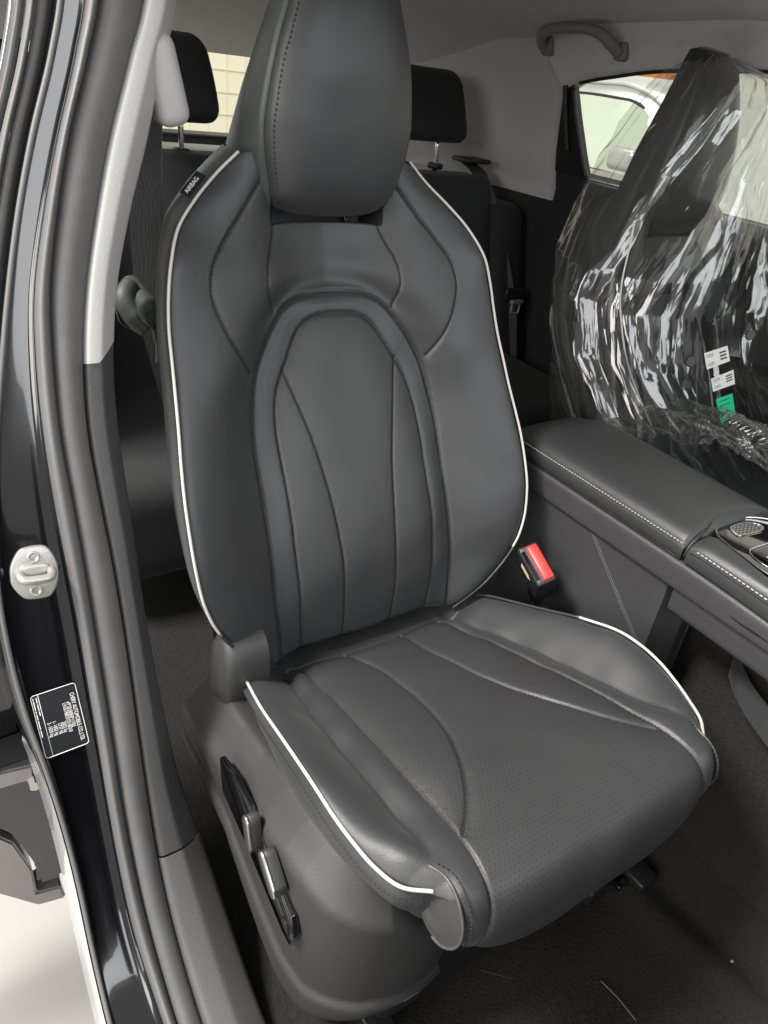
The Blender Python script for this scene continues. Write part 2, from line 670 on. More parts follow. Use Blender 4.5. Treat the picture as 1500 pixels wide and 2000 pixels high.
PIPE = [(.127, .931, .728), (.158, .905, .724), (.191, .878, .707), (.219, .850, .687), (.237, .817, .662), (.246, .782, .648),
        (.251, .747, .635), (.254, .712, .618), (.258, .677, .598), (.262, .643, .579), (.267, .609, .559), (.271, .575, .539),
        (.273, .537, .519), (.273, .500, .502), (.269, .458, .489), (.260, .425, .482), (.250, .403, .480)]
PIPE_LOW = [(.240, .386, .480), (.226, .368, .480), (.205, .343, .482), (.180, .318, .488), (.160, .296, .496), (.148, .278, .506), (.142, .262, .515)]

EDGE = np.array(PIPE + PIPE_LOW)
edge_z = EDGE[::-1, 1]


def edge_x(z):
    return np.interp(z, edge_z, EDGE[::-1, 0])


def edge_y(z):
    return np.interp(z, edge_z, EDGE[::-1, 2])


def half(curve, n=120):
    return spline([(c[0], c[1]) for c in curve], n)


def build_backrest(root):
    pts, val = [], []
    for c in (RING_OUT, RING_IN, STRIP, SHOULDER, NECK, PIPE, PIPE_LOW):
        for x, z, y in c:
            for s in (1, -1):
                if s < 0 and x == 0:
                    continue
                pts.append((s * x, z))
                val.append(y)
    for z, y in ((.30, .507), (.36, .507), (.43, .521), (.50, .549), (.57, .588), (.64, .628), (.70, .662)):
        pts.append((0, z))
        val.append(y)
    f = TPS(pts, val, lam=1.5e-4)
    nz, nx = 330, 300
    sm_edge = spline(EDGE[::-1], 600)
    Z = np.linspace(.264, .931, nz)
    ex = np.interp(Z, sm_edge[:, 1], sm_edge[:, 0])
    ey = np.interp(Z, sm_edge[:, 1], sm_edge[:, 2])
    S = np.linspace(-1, 1, nx)
    X = S[None, :] * ex[:, None]
    ZZ = np.repeat(Z[:, None], nx, 1)
    A = np.abs(X)
    Y = blur(f(X, ZZ), 14, 9)
    ro, ri, st, sh, nk = half(RING_OUT, 160), half(RING_IN, 160), half(STRIP), half(SHOULDER), half(NECK)
    xro = np.where(Z < .764, np.interp(Z, ro[:, 1], ro[:, 0]), 0)[:, None]
    xri = np.where(Z < .7385, np.interp(Z, ri[:, 1], ri[:, 0]), 0)[:, None]
    xst = np.interp(Z, st[:, 1], st[:, 0])[:, None]
    xsh = np.interp(Z, sh[:, 1], sh[:, 0])[:, None]
    xnk = np.interp(Z, nk[:, 1], nk[:, 0])[:, None]
    d_ro, d_ri = seg_dist(A, ZZ, ro), seg_dist(A, ZZ, ri)
    d_st, d_sh, d_nk = seg_dist(A, ZZ, st), seg_dist(A, ZZ, sh), seg_dist(A, ZZ, nk)
    # neck line across the top of the neck panel is the slot edge
    in_ro = A < xro
    in_ri = A < xri
    # bolsters swell between the ring and the piping
    r = np.clip((A - xro) / (ex[:, None] - xro + 1e-6), 0, 1)
    swell = np.interp(Z, [.27, .34, .45, .60, .70, .80, .86, .93], [.002, .010, .020, .019, .014, .008, .004, 0])[:, None]
    sw = np.where(~in_ro, swell * np.sin(np.pi * r ** .85), 0)
    Y -= blur(sw, 7, 4)
    # blend so that the edge meets the piping exactly
    err = ey - .5 * (Y[:, 0] + Y[:, -1])
    Y += err[:, None] * sstep(.70, 1.0, np.abs(S))[None, :] ** 1.5
    dmin = np.minimum.reduce([d_ro, d_ri, d_st, d_sh, d_nk])
    edge_d = np.abs(ex[:, None] - A)
    out = np.zeros_like(Y)
    # padded panels
    out += .0024 * (1 - np.exp(-np.minimum(dmin, edge_d + .004) / .010))
    ring = in_ro & ~in_ri
    dr = np.minimum(d_ro, d_ri)
    out += np.where(ring, .0022 * (1 - np.exp(-dr / .007)), 0)
    # hollow of the neck panel above the arch
    xh = d_ro / .013
    out -= np.where(~in_ro, .006 * xh * np.exp(.5 - .5 * xh * xh) * sstep(.71, .76, ZZ), 0)
    # stitched grooves
    for d, dep, w in ((d_ro, .0050, .0030), (d_ri, .0028, .0020), (d_st, .0026, .0019), (d_sh, .0024, .0019), (d_nk, .0020, .0019)):
        out -= dep * np.exp(-(d / w) ** 2)
    # edge rounds over into the piping
    out -= .006 * np.exp(-(edge_d / .006))
    # soft unevenness of upholstery
    out += .0009 * np.sin(X * 31 + 2.1 * np.sin(ZZ * 23)) * np.sin(ZZ * 27 + 1.3 * np.sin(X * 19))
    out += .00013 * ripple(X, ZZ, .011, 3) * np.exp(-dmin / .012) + .00022 * ripple(X, ZZ, .07, 4)
    # slot under the headrest and tuck at the bottom
    slot = sstep(.849, .853, ZZ) * (1 - sstep(.082, .086, A))
    out -= .055 * slot
    out -= .060 * sstep(.312, .268, ZZ) ** 1.3
    nrm = np.array([0, -.94, .34])
    G = np.stack([X, Y + out * nrm[1], ZZ + out * nrm[2]], -1)
    # panel of each face
    c = lambda a: .25 * (a[:-1, :-1] + a[1:, :-1] + a[:-1, 1:] + a[1:, 1:])
    cx, cz = c(X), c(ZZ)
    ca = np.abs(cx)
    g = lambda arr: np.interp(cz, Z, arr[:, 0])
    left = cx < 0
    lab = np.where(left, 1, 2)
    lab = np.where((ca < g(xsh)) & (cz > .678), np.where(left, 3, 4), lab)
    lab = np.where((ca < g(xnk)) & (cz > .735) & (cz < .8510), 5, lab)
    lab = np.where((ca < .084) & (cz >= .8510), 10, lab)
    lab = np.where((ca < g(xro)) & (cz < .764), 6, lab)
    lab = np.where((ca < g(xri)) & (cz < .7385), 7, lab)
    lab = np.where((ca < g(xri)) & (ca > g(xst)) & (cz < .676), np.where(left, 8, 9), lab)
    # rear shell: the part that carries the panels
    rows = []
    for z in np.linspace(.30, .931, 90):
        x, y = np.interp(z, sm_edge[:, 1], sm_edge[:, 0]), np.interp(z, sm_edge[:, 1], sm_edge[:, 2])
        dep = np.interp(z, [.30, .45, .70, .93], [.10, .13, .13, .09])
        sec = [(x - .003, y + .004), (x + .0015, y + .016), (x + .001, y + .035), (x - .004, y + .062), (x - .013, y + dep * .72),
               (x - .032, y + dep * .92), (x * .6, y + dep), (x * .3, y + dep + .004)]
        sec = spline(sec, 26)
        rows.append([(-a, b, z) for a, b in sec] + [(a, b, z) for a, b in sec[::-1]])
    back = loft("backrest", rows, "leather_side", root)
    spec = {1: ("bolster_panel", "leather", "smooth side bolster of the backrest beside the door pillar"),
            2: ("bolster_panel", "leather", "smooth side bolster of the backrest beside the console"),
            3: ("shoulder_panel", "leather_perf", None), 4: ("shoulder_panel", "leather_perf", None),
            5: ("neck_panel", "leather_perf", "perforated panel just below the headrest slot"),
            6: ("arch_panel", "leather", "padded arch framing the backrest insert"),
            7: ("insert_panel", "leather_perf", "perforated centre of the backrest"),
            8: ("insert_strip", "leather_perf", None), 9: ("insert_strip", "leather_perf", None),
            10: ("slot_lining", "leather_dark", None)}
    panelize(G, lab, spec, back, np.stack([X, ZZ * 1.06], -1))
    # white piping, down each side
    for s in (-1, 1):
        p = [(s * (x + .0005), y + .0005, z) for x, z, y in PIPE]
        tube("piping", p, .0019, "piping", back, seg=10, n=200)
        e = spline([(s * (x + .0012), y + .0105, z) for x, z, y in PIPE], 300)
        nn = np.tile([s * 1.0, -.2, .1], (len(e), 1))
        stitches("side_stitching", e, "thread_dark", back, pitch=.0052, length=.0034, width=.0013, normal=nn, lift=.0008)
        # plain hem where the piping ends
        hem = [(s * x, y - .001, z) for x, z, y in PIPE[-1:] + PIPE_LOW[:5]]
        tube("hem", hem, .0022, "leather_dark", back, seg=8, n=50)
    # stitch lines beside the seams, lying on the surface
    flat = G.reshape(-1, 3)

    def on_surface(c, s, off=0.0):
        out_ = []
        for x, z in c:
            fi = min(max((z - Z[0]) / (Z[1] - Z[0]), 0), nz - 1.001)
            i = int(fi)
            fj = min(max((s * x / np.interp(z, Z, ex) + 1) / 2 * (nx - 1), 0), nx - 1.001)
            jj = int(fj)
            u_, v_ = fi - i, fj - jj
            out_.append((G[i, jj] * (1 - v_) + G[i, jj + 1] * v_) * (1 - u_) + (G[i + 1, jj] * (1 - v_) + G[i + 1, jj + 1] * v_) * u_)
        out_ = np.array(out_)
        k = np.ones(5) / 5
        for a in range(3):
            out_[2:-2, a] = np.convolve(out_[:, a], k, 'valid')
        return out_
    for s in (-1, 1):
        for cv, r_ in ((ro, .0011), (ri, .0008), (st, .0008), (sh, .0007), (nk, .0006)):
            cv = spline(cv, 240)
            w = on_surface(cv, s)
            tube("seam_thread", w + nrm * .0002, r_, "thread_dark", back, seg=5)
        for cv in (sh, nk):
            w = on_surface(spline(cv, 200) - np.array([.0022, 0]), s)
            stitches("seam_stitching", w, "thread_dark", back, pitch=.005, length=.0030, width=.0010, normal=nrm, lift=.0004)
    # side airbag tag sewn into the seam at the shoulder
    a, b = np.array((-.193, .722, .8765)), np.array((-.1655, .739, .8985))
    xd = (b - a) / np.linalg.norm(b - a)
    vd = np.array((-.55, .62, .30))
    vd = vd - xd * (vd @ xd)
    vd /= np.linalg.norm(vd)
    up = np.cross(xd, vd)
    if up @ (CAM - a) < 0:
        up = -up
    lift = up * .0035
    q = [a + lift, b + lift, b + vd * .0125 + lift, a + vd * .0125 + lift]
    q2 = [p - up * .0012 for p in q]
    tg = obj("airbag_tag", q + q2, [(0, 1, 2, 3), (7, 6, 5, 4), (0, 4, 5, 1), (1, 5, 6, 2), (2, 6, 7, 3), (3, 7, 4, 0)], "label_black", back, smooth=False)
    tg["label"] = "small black tag with white lettering on the backrest seam"
    yd = np.cross(up, xd)
    o = a + lift + up * .0004 + xd * .0035 + yd * (.0035 if yd @ vd > 0 else -.009)
    # the text belongs to the tag: tag is a sub-part, so the lettering is part of the same level
    text_obj("tag_lettering", "AIRBAG", .0078, "white_ink", back, o, xd, yd, extrude=.0001)
    # the trunk that carries the headrest, seen in the slot
    rbox("headrest_post", (-.070, .752, .835), (.060, .80, .93), .006, "slot_plastic", back)
    rbox("post_clip", (.036, .738, .846), (.046, .752, .872), .003, "gloss_black", back)
    # belt guide loop on the shoulder, on the pillar side
    gl = tube("belt_guide", [(-.245, .735, .716), (-.262, .745, .735), (-.268, .752, .752), (-.256, .765, .766)], [.013, .017, .014, .011], "guide_plastic", back, seg=14, n=24)
    return back


def build_headrest(root):
    SEAM = [(.860, .083, .722), (.880, .090, .714), (.900, .095, .709), (.934, .103, .7065), (.968, .105, .705), (1.0, .101, .705), (1.032, .095, .705),
            (1.062, .087, .707), (1.091, .077, .710), (1.13, .066, .718), (1.165, .055, .730), (1.19, .040, .752)]
    REAR = [(.860, .128), (.90, .122), (.935, .114), (1.0, .094), (1.048, .079), (1.091, .064), (1.13, .052), (1.165, .042), (1.19, .03)]
    BUL = [(.860, .012), (.872, .028), (.89, .038), (.93, .043), (1.0, .040), (1.06, .034), (1.13, .028), (1.19, .012)]
    Z = np.r_[np.linspace(.8605, .90, 46), np.linspace(.902, 1.189, 130)]
    se = np.array(SEAM)
    sp = spline(se, 400)
    rows_f, rows_s = [], []
    nf = 110
    S = np.linspace(-1, 1, nf)
    for z in Z:
        xs, ys = np.interp(z, sp[:, 0], sp[:, 1]), np.interp(z, sp[:, 0], sp[:, 2])
        b = np.interp(z, *np.array(spline(BUL, 200)).T)
        zz = z + .010 * (np.abs(S) ** 3) * sstep(.89, .86, z)
        x = S * xs
        d = (1 - np.abs(S)) * xs
        y = ys - .74 * b * (1 - np.abs(S) ** 3.4) ** .80 + .0028 * np.exp(-(d / .0026) ** 2)
        y = y + .0002 * ripple(x, np.full_like(x, z), .06, 8) + .0001 * ripple(x, np.full_like(x, z), .012, 9) * np.exp(-d / .014)
        rows_f.append(np.stack([x, y, zz], -1))
        xr = np.interp(z, *np.array(REAR).T)
        yb = np.interp(z, [.86, 1.0, 1.19], [.81, .81, .79])
        side = spline([(xs, ys + .0015), (xs + .006, ys + .008), (xs + (xr - xs) * .45 + .010, ys + (yb - ys) * .45), (xr, yb - .012), (xr * .85, yb), (xr * .4, yb + .012)], 26)
        rows_s.append([(-a, c, z) for a, c in side] + [(a, c, z) for a, c in side[::-1]])
    rs = np.array(rows_s)
    # close the top of the shell
    top = []
    for k in (.75, .4, .05):
        r = rs[-1].copy()
        cen = r.mean(0)
        r[:, :2] = cen[:2] + (r[:, :2] - cen[:2]) * k
        r[:, 2] += .008 * (1 - k)
        top.append(r)
    rs = np.concatenate([rs, np.array(top)])
    shell = loft("headrest", rs, "leather_side", root)
    G = np.array(rows_f)
    b0 = []
    for k in (.25, .6, .85):     # the front panel curls under at the bottom
        r = G[0].copy()
        r[:, 1] = r[:, 1] + (0.775 - r[:, 1]) * (1 - k)
        r[:, 2] = r[:, 2] - .004 * (k) + .004
        b0.append(r)
    t0 = []
    for k in (.7, .3):
        r = G[-1].copy()
        r[:, 0] *= k
        r[:, 1] += .03 * (1 - k)
        r[:, 2] += .009 * (1 - k)
        t0.append(r)
    G = np.concatenate([np.array(b0), G, np.array(t0)])
    lab = np.ones((G.shape[0] - 1, G.shape[1] - 1), int)
    panelize(G, lab, {1: ("headrest_front", "leather", "smooth front panel of the headrest")}, shell, G[..., [0, 2]])
    for s, e in ((-1, .865), (1, .885)):
        cv = []
        for z in np.linspace(e, 1.16, 160):
            i = 3 + int(np.argmin(np.abs(Z - z)))
            xs = abs(G[i, 0, 0])
            j = np.argmin(np.abs(G[i, :, 0] - s * (xs - .0075)))
            cv.append(G[i, j])
        cv = np.array(cv)
        for a in range(3):
            cv[3:-3, a] = np.convolve(cv[:, a], np.ones(7) / 7, 'valid')
        stitches("seam_stitching", cv, "thread_dark", shell, pitch=.0058, length=.0038, width=.0017, normal=np.array([s * .35, -.93, .05]), lift=.0009)
        tube("seam_cord", [(G[3 + k, 0 if s < 0 else -1]) + np.array((s * .0005, 0, 0)) for k in range(4, 170, 3)], .0016, "leather_side", shell, seg=6)
    return shell


# ------------------------------------------------------------------ cushion
C_PROF = [(.548, .258), (.520, .270), (.487, .281), (.460, .297), (.408, .316), (.355, .335), (.310, .350), (.260, .367), (.220, .380), (.180, .390),
          (.150, .396), (.110, .402), (.075, .403), (.050, .394), (.034, .374), (.027, .348), (.029, .316), (.041, .287), (.066, .264), (.105, .252)]
C_INS = [(.126, .487, .2805), (.128, .463, .298), (.134, .381, .328), (.140, .313, .348), (.145, .252, .366), (.150, .200, .381), (.152, .154, .391), (.155, .112, .398),
         (.158, .073, .403), (.161, .046, .392), (.165, .029, .362), (.166, .028, .330), (.160, .040, .290)]
C_PIPE = [(.205, .500, .305), (.217, .471, .319), (.233, .391, .350), (.245, .318, .381), (.252, .260, .400), (.2535, .219, .405), (.2525, .183, .403), (.248, .151, .398),
          (.241, .122, .393), (.229, .095, .391), (.206, .075, .394)]
C_EDGE_FRONT = [(.197, .058, .398), (.192, .045, .387), (.190, .039, .368), (.189, .040, .350), (.186, .047, .330), (.172, .062, .300), (.150, .095, .272)]
CAP_LINE = [(.2005, .0946, .4050), (.1960, .0856, .4060), (.1930, .0760, .4055), (.1930, .062, .4030), (.1940, .050, .3945), (.1945, .0415, .382), (.1950, .0380, .366), (.1955, .0395, .350), (.1970, .046, .336), (.1990, .056, .328), (.200, .068, .325)]
C_WAVE = [(.052, .487, .281), (.048, .457, .300), (.044, .408, .315), (.047, .355, .335), (.050, .310, .350), (.059, .263, .367), (.072, .221, .380), (.089, .184, .389),
          (.108, .152, .395), (.127, .128, .398), (.150, .104, .400)]
VALLEY = [(.150, .487), (.160, .43), (.172, .36), (.178, .29), (.183, .23), (.186, .18), (.190, .13), (.196, .09), (.199, .065)]


class Profile:
    def __init__(s, pts, n=900):
        s.p = spline(pts, n)
        d = np.diff(s.p, axis=0)
        s.t = np.r_[0, np.cumsum(np.hypot(*d.T))]
        g = np.gradient(s.p, axis=0)
        g /= np.linalg.norm(g, axis=1)[:, None]
        s.n = np.stack([g[:, 1], -g[:, 0]], 1)
        if s.n[n // 4, 1] < 0:
            s.n = -s.n

    def to(s, y, z):
        q = s.p - np.array([y, z])
        i = int(np.argmin((q ** 2).sum(1)))
        return s.t[i], float(-(q[i] @ s.n[i]))

    def at(s, x, t, h):
        y, z = np.interp(t, s.t, s.p[:, 0]), np.interp(t, s.t, s.p[:, 1])
        ny, nz = np.interp(t, s.t, s.n[:, 0]), np.interp(t, s.t, s.n[:, 1])
        return np.stack([x + 0 * t, y + ny * h, z + nz * h], -1)


def build_cushion(root):
    P = Profile(C_PROF)
    conv = lambda c: [(x,) + P.to(y, z) for x, y, z in c]
    ins, pipe, edgef, wave = conv(C_INS), conv(C_PIPE), conv(C_EDGE_FRONT), conv(C_WAVE)
    val = [(x, P.to(y, np.interp(-y, -P.p[:, 0][:600], P.p[:, 1][:600]))[0]) for x, y in VALLEY]
    pts, hv = [], []
    ins_h = lambda t: np.interp(t, [i[1] for i in ins], [i[2] for i in ins])
    for lst in (ins, pipe, edgef):
        for x, t, h in lst:
            for s in (-1, 1):
                pts.append((s * x, t))
                hv.append(h)
    for x, t in val:
        dep = np.interp(t, [0, .06, .15, .40, .47], [.004, .009, .016, .014, .007])
        for s in (-1, 1):
            pts.append((s * x, t))
            hv.append(float(ins_h(t)) - dep)
    for t in np.linspace(.03, .66, 16):
        pts.append((0, t))
        hv.append(.006 * float(sstep(.06, .2, t)))
    for x, t, h in wave:
        for s in (-1, 1):
            pts.append((s * x, t))
            hv.append(.004 * float(sstep(.06, .2, t)))
    f = TPS(pts, hv, lam=5e-5)
    E_ = np.array([(.200, 0.0, 0)] + [e for e in pipe] + [e for e in edgef])
    E_ = E_[np.argsort(E_[:, 1])]
    et = np.linspace(E_[0, 1], E_[-1, 1], 500)
    es = np.interp(et, E_[:, 1], E_[:, 0])
    k = np.ones(31) / 31
    es[15:-15] = np.convolve(es, k, 'valid')
    T = np.linspace(.012, E_[-1, 1] - .004, 330)
    nx = 290
    S = np.linspace(-1, 1, nx)
    ex = np.interp(T, et, es)
    X = S[None] * ex[:, None]
    TT = np.repeat(T[:, None], nx, 1)
    A = np.abs(X)
    Hh = f(X, TT)
    # over the front edge the cushion rolls down evenly
    eh0 = np.interp(T, E_[:, 1], E_[:, 2])[:, None]
    front_h = .003 + (eh0 - .003) * np.abs(S)[None] ** 4.5
    kf = sstep(.415, .475, TT)
    Hh = blur(Hh * (1 - kf) + front_h * kf, 6, 4)
    c_in = spline([(x, t) for x, t, h in ins], 160)
    c_va = spline(val, 160)
    c_wv = spline([(x, t) for x, t, h in wave], 160)
    t_strip = P.to(.487, .281)[0]
    d_in, d_va, d_wv = seg_dist(A, TT, c_in), seg_dist(A, TT, c_va), seg_dist(A, TT, c_wv)
    strip_line = spline([(-.142, t_strip - .006), (0, t_strip + .002), (.142, t_strip - .006)], 40)
    d_st = seg_dist(X, TT, strip_line)
    edge_d = np.abs(ex[:, None] - A)
    xin = np.interp(T, c_in[:, 1], c_in[:, 0])[:, None]
    xva = np.interp(T, c_va[:, 1], c_va[:, 0])[:, None]
    xwv = np.interp(T, c_wv[:, 1], c_wv[:, 0])[:, None]
    t_wend, t_pend = wave[-1][1], pipe[-1][1]
    out = .0035 * (1 - np.exp(-np.minimum.reduce([d_in, d_wv, d_st, edge_d + .004]) / .010))
    # convex borders and bolsters
    r = np.clip((A - xin) / (xva - xin + 1e-6), 0, 1)
    on = (TT < t_pend + .03)
    soft = np.where((A > xin) & (A < xva) & on, .006 * np.sin(np.pi * r), 0)
    r2 = np.clip((A - xva) / (ex[:, None] - xva + 1e-6), 0, 1)
    sw = np.interp(T, [.04, .10, .2, .36, .44, .475, .49], [.003, .009, .014, .014, .012, .008, 0])[:, None]
    soft += np.where((A > xva), sw * np.sin(np.pi * r2 ** .9), 0)
    Hh += blur(soft, 8, 3)
    eh = np.interp(T, E_[:, 1], E_[:, 2])
    Hh += (eh - .5 * (Hh[:, 0] + Hh[:, -1]))[:, None] * sstep(.75, 1, np.abs(S))[None] ** 1.5
    vfade = sstep(.485, .455, TT)
    for d, dep, w, fade in ((d_in, .0030, .0021, 1), (d_wv, .0030, .0021, 1), (d_st, .003, .0022, 1), (d_va, .0030, .0060, vfade)):
        out -= dep * np.exp(-(d / w) ** 2) * fade
    out -= .005 * np.exp(-edge_d / .006)
    out += .0008 * np.sin(X * 33 + 1.7 * np.sin(TT * 21)) * np.sin(TT * 29 + X * 12)
    dm_ = np.minimum.reduce([d_in, d_wv, d_st])
    out += .00013 * ripple(X, TT, .011, 5) * np.exp(-dm_ / .012) + .00022 * ripple(X, TT, .07, 6)
    # slight sag of the strip at the back
    out += np.where(TT < t_strip, .002, 0)
    Hh = Hh + out
    G = P.at(X, TT, Hh)
    c = lambda a: .25 * (a[:-1, :-1] + a[1:, :-1] + a[:-1, 1:] + a[1:, 1:])
    cx, ct = c(X), c(TT)
    ca = np.abs(cx)
    g = lambda arr: np.interp(ct, T, arr[:, 0])
    left = cx < 0
    lab = np.full(cx.shape, 1)
    lab = np.where(ca < g(xwv), 1, np.where(left, 2, 3))
    lab = np.where(ct > t_wend, 1, lab)
    lab = np.where(ca > g(xin), np.where(left, 4, 5), lab)
    lab = np.where((ca > g(xva)) & (ct < t_pend + .012), np.where(left, 6, 7), lab)
    lab = np.where((ca < g(xva)) & (ct < t_strip - .003 - .004 * (ca / .142) ** 2), 8, lab)
    # under-frame: skirts on both sides and the closed underside
    rows = []
    Pp = spline([(x, y, z) for x, y, z in C_PIPE], 120)
    Ef = spline([C_PIPE[-1]] + [(x, y, z) for x, y, z in C_EDGE_FRONT], 60)[2:]
    side = np.vstack([Pp, Ef])
    for x, y, z in side:
        if y < .0745 and z < .395:
            continue
        w = 1.0 if y > .0745 else -2.2
        front = float(sstep(.10, .05, y))
        low = min(float(np.interp(y, [.05, .09, .117, .15, .20, .25, .295, .345, .42, .47, .50], [.330, .350, .356, .354, .346, .336, .328, .322, .312, .290, .280])), z - .010)
        sec = spline([(x - .003, z - .002), (x + .0035 * w, z - .012), (x + .006 * w, z - (z - low) * .35), (x + .003 * w, z - (z - low) * .75), (x - .006, low), (x - .022, low - .012), (x - .05, low - .05), (.04, low - .06)], 28)
        yo = y + .010 * front
        rows.append([(-a, yo, b) for a, b in sec] + [(a, yo, b) for a, b in sec[::-1]])
    base = loft("cushion", rows, "leather", root)
    spec = {1: ("cushion_insert", "leather_perf_cushion", "perforated centre of the seat cushion running over the front edge"),
            2: ("cushion_strip", "leather_perf_cushion", None), 3: ("cushion_strip", "leather_perf_cushion", None),
            4: ("cushion_border", "leather", None), 5: ("cushion_border", "leather", None),
            6: ("bolster_panel", "leather", "smooth thigh bolster of the cushion on the door side"),
            7: ("bolster_panel", "leather", "smooth thigh bolster of the cushion on the console side"),
            8: ("cushion_rear_strip", "leather", None)}
    panelize(G, lab, spec, base, np.stack([X, TT], -1), flip=True)
    for s in (-1, 1):
        st_i = 1 if s < 0 else 3
        tube("piping", [(s * (x + .0005), y, z) for x, y, z in C_PIPE[st_i:]], .0020, "piping", base, seg=10, n=150)
        if s > 0:
            tube("hem", [(s * x, y, z) for x, y, z in C_PIPE[:4]], .0022, "leather_dark", base, seg=8, n=40)
        e = spline([(s * (x + .0058), y - .0008, z - .0125) for x, y, z in C_PIPE[1:]], 260)
        stitches("side_stitching", e, "thread_dark", base, pitch=.0055, length=.0035, width=.0013, normal=np.array([s * 1.0, -.25, .25]), lift=.0012)
    # seam stitches on the top
    def on_top(c, s):
        o_ = []
        for x, t in c:
            fi = min(max((t - T[0]) / (T[1] - T[0]), 0), len(T) - 1.001)
            i = int(fi)
            fj = min(max((s * x / np.interp(t, T, ex) + 1) / 2 * (nx - 1), 0), nx - 1.001)
            jj = int(fj)
            u_, v_ = fi - i, fj - jj
            o_.append((G[i, jj] * (1 - v_) + G[i, jj + 1] * v_) * (1 - u_) + (G[i + 1, jj] * (1 - v_) + G[i + 1, jj + 1] * v_) * u_)
        o_ = np.array(o_)
        for a in range(3):
            o_[2:-2, a] = np.convolve(o_[:, a], np.ones(5) / 5, 'valid')
        return o_
    for s in (-1, 1):
        for cv in (c_wv, c_in):
            w = on_top(spline(cv, 240), s)
            tube("seam_thread", w, .0009, "thread_dark", base, seg=5)
    w = on_top(spline(strip_line, 160), 1)
    tube("seam_thread", w, .0009, "thread_dark", base, seg=5)
    # end caps that close the borders at the front corners, with a grey piping round them
    for s in (-1, 1):
        ln = spline([(s * x, y, z) for x, y, z in CAP_LINE], 70)
        cen = np.array([s * .198, .088, .365])
        rows = []
        for k in np.linspace(0, 1, 14):
            r = ln + (cen - ln) * k * np.array([1, .92, .92])
            r[:, 0] = ln[:, 0] + s * (.0005 + .0085 * math.sin(min(k * 1.9, 1.57)))
            rows.append(r)
        loft("border_end_cap", rows, "leather", base)
        tube("cap_piping", ln + np.array([s * .0008, -.0004, 0]), .0016, "piping_grey", base, seg=8)
        st2 = spline([(s * (x - .0062), y - .0025, z + (.003 if z > .37 else -.002)) for x, y, z in CAP_LINE[:9]], 120)
        stitches("seam_stitching", st2, "thread_dark", base, pitch=.0052, length=.0032, width=.0018, normal=np.array([s * .3, -.7, .6]), lift=.0022)
    return base


def build_seat_shield(root):
    """moulded side shield with the power-seat switches, door side"""
    # plan path of the outer face (x, y), from the rear round the front corner
    plan = spline([(-.284, .535), (-.2855, .50), (-.286, .44), (-.287, .34), (-.286, .24), (-.282, .19), (-.268, .148), (-.240, .118), (-.205, .102), (-.168, .096), (-.13, .100)], 190)
    tng = np.gradient(plan, axis=0)
    tng /= np.linalg.norm(tng, axis=1)[:, None]
    inw = np.stack([tng[:, 1] * -1, tng[:, 0]], 1)
    inw = np.where((inw @ np.array([1, .4]))[:, None] > 0, inw, -inw)
    L = np.r_[0, np.cumsum(np.hypot(*np.diff(plan, axis=0).T))]
    rows = []
    for (x, y), (ix, iy), l in zip(plan, inw, L):
        zt = np.interp(l, [0, .12, .18, .25, .306, .347, .385, .42, .46, .50, .54, .60], [.245, .258, .270, .294, .306, .308, .300, .294, .284, .258, .238, .230])
        zb = np.interp(l, [0, .10, .165, .21, .265, .317, .365, .40, .46, .54, .60], [.165, .165, .160, .132, .099, .074, .068, .084, .108, .126, .13])
        lip = np.interp(l, [0, .17, .235, .293, .348, .39, .43, .50, .60], [.030, .031, .044, .054, .054, .048, .036, .018, .010])
        sec = [(.030, zb + .004), (.008, zb - .001), (.001, zb + .004), (-.002, zb + .014), (-.002, zb + lip - .008), (.0005, zb + lip - .001), (.0035, zb + lip + .003), (.004, zb + lip + .010),
               (.002, zb + lip + .010 + .35 * (zt - .014 - zb - lip - .010)), (.001, zb + lip + .010 + .75 * (zt - .014 - zb - lip - .010)), (.0010, zt - .010), (.0018, zt - .003), (.0045, zt + .002), (.011, zt + .008), (.018, zt + .0145), (.030, zt + .027), (.042, zt + .038), (.052, zt + .040), (.072, zt + .036)]
        sec = spline(sec, 72)
        rows.append([(x + ix * a, y + iy * a, z) for a, z in sec])
    sh = loft("side_shield", rows, "seat_plastic", root)
    sh["label"] = "grained dark grey plastic shield with seat switches"
    # glossy recessed switch panel
    def plate(name, quad, x0, x1, mt, bev=.004):
        bm = bmesh.new()
        vs = [bm.verts.new((x0, y, z)) for y, z in quad]
        fc = bm.faces.new(vs)
        r = bmesh.ops.extrude_face_region(bm, geom=[fc])
        for v in r["geom"]:
            if isinstance(v, bmesh.types.BMVert):
                v.co.x = x1
        bmesh.ops.recalc_face_normals(bm, faces=bm.faces)
        bmesh.ops.bevel(bm, geom=bm.edges[:], offset=bev, segments=2, profile=.5, affect='EDGES', clamp_overlap=True)
        return from_bm(name, bm, mt, sh)
    plate("switch_panel", [(.388, .292), (.378, .240), (.300, .224), (.205, .196), (.184, .196), (.178, .222), (.186, .248), (.230, .272), (.300, .300), (.345, .302)], -.280, -.2892, "gloss_black", .0025)
    for c, w, h, tilt in (((.276, .289), .0085, .0245, -18), ((.224, .284), .0095, .0255, -50)):
        cy, cz = c
        a = math.radians(tilt)
        q = []
        for u, v in ((-1, -.66), (-.35, -1), (.55, -1), (1, -.75), (1, .66), (.35, 1), (-.55, 1), (-1, .75)):
            yy, zz = u * w, v * h
            q.append((cy + yy * math.cos(a) - zz * math.sin(a), cz + yy * math.sin(a) + zz * math.cos(a)))
        plate("switch_stem", q, -.286, -.2995, "seat_plastic", .0022)
        plate("seat_switch", [(cy + (y - cy) * 1.02, cz + (z - cz) * 1.02) for y, z in q], -.2992, -.3030, "satin_metal", .0018)
    plate("switch_pad", [(.205, .225), (.199, .215), (.186, .215), (.192, .232)], -.286, -.2915, "black_plastic", .001)
    return sh


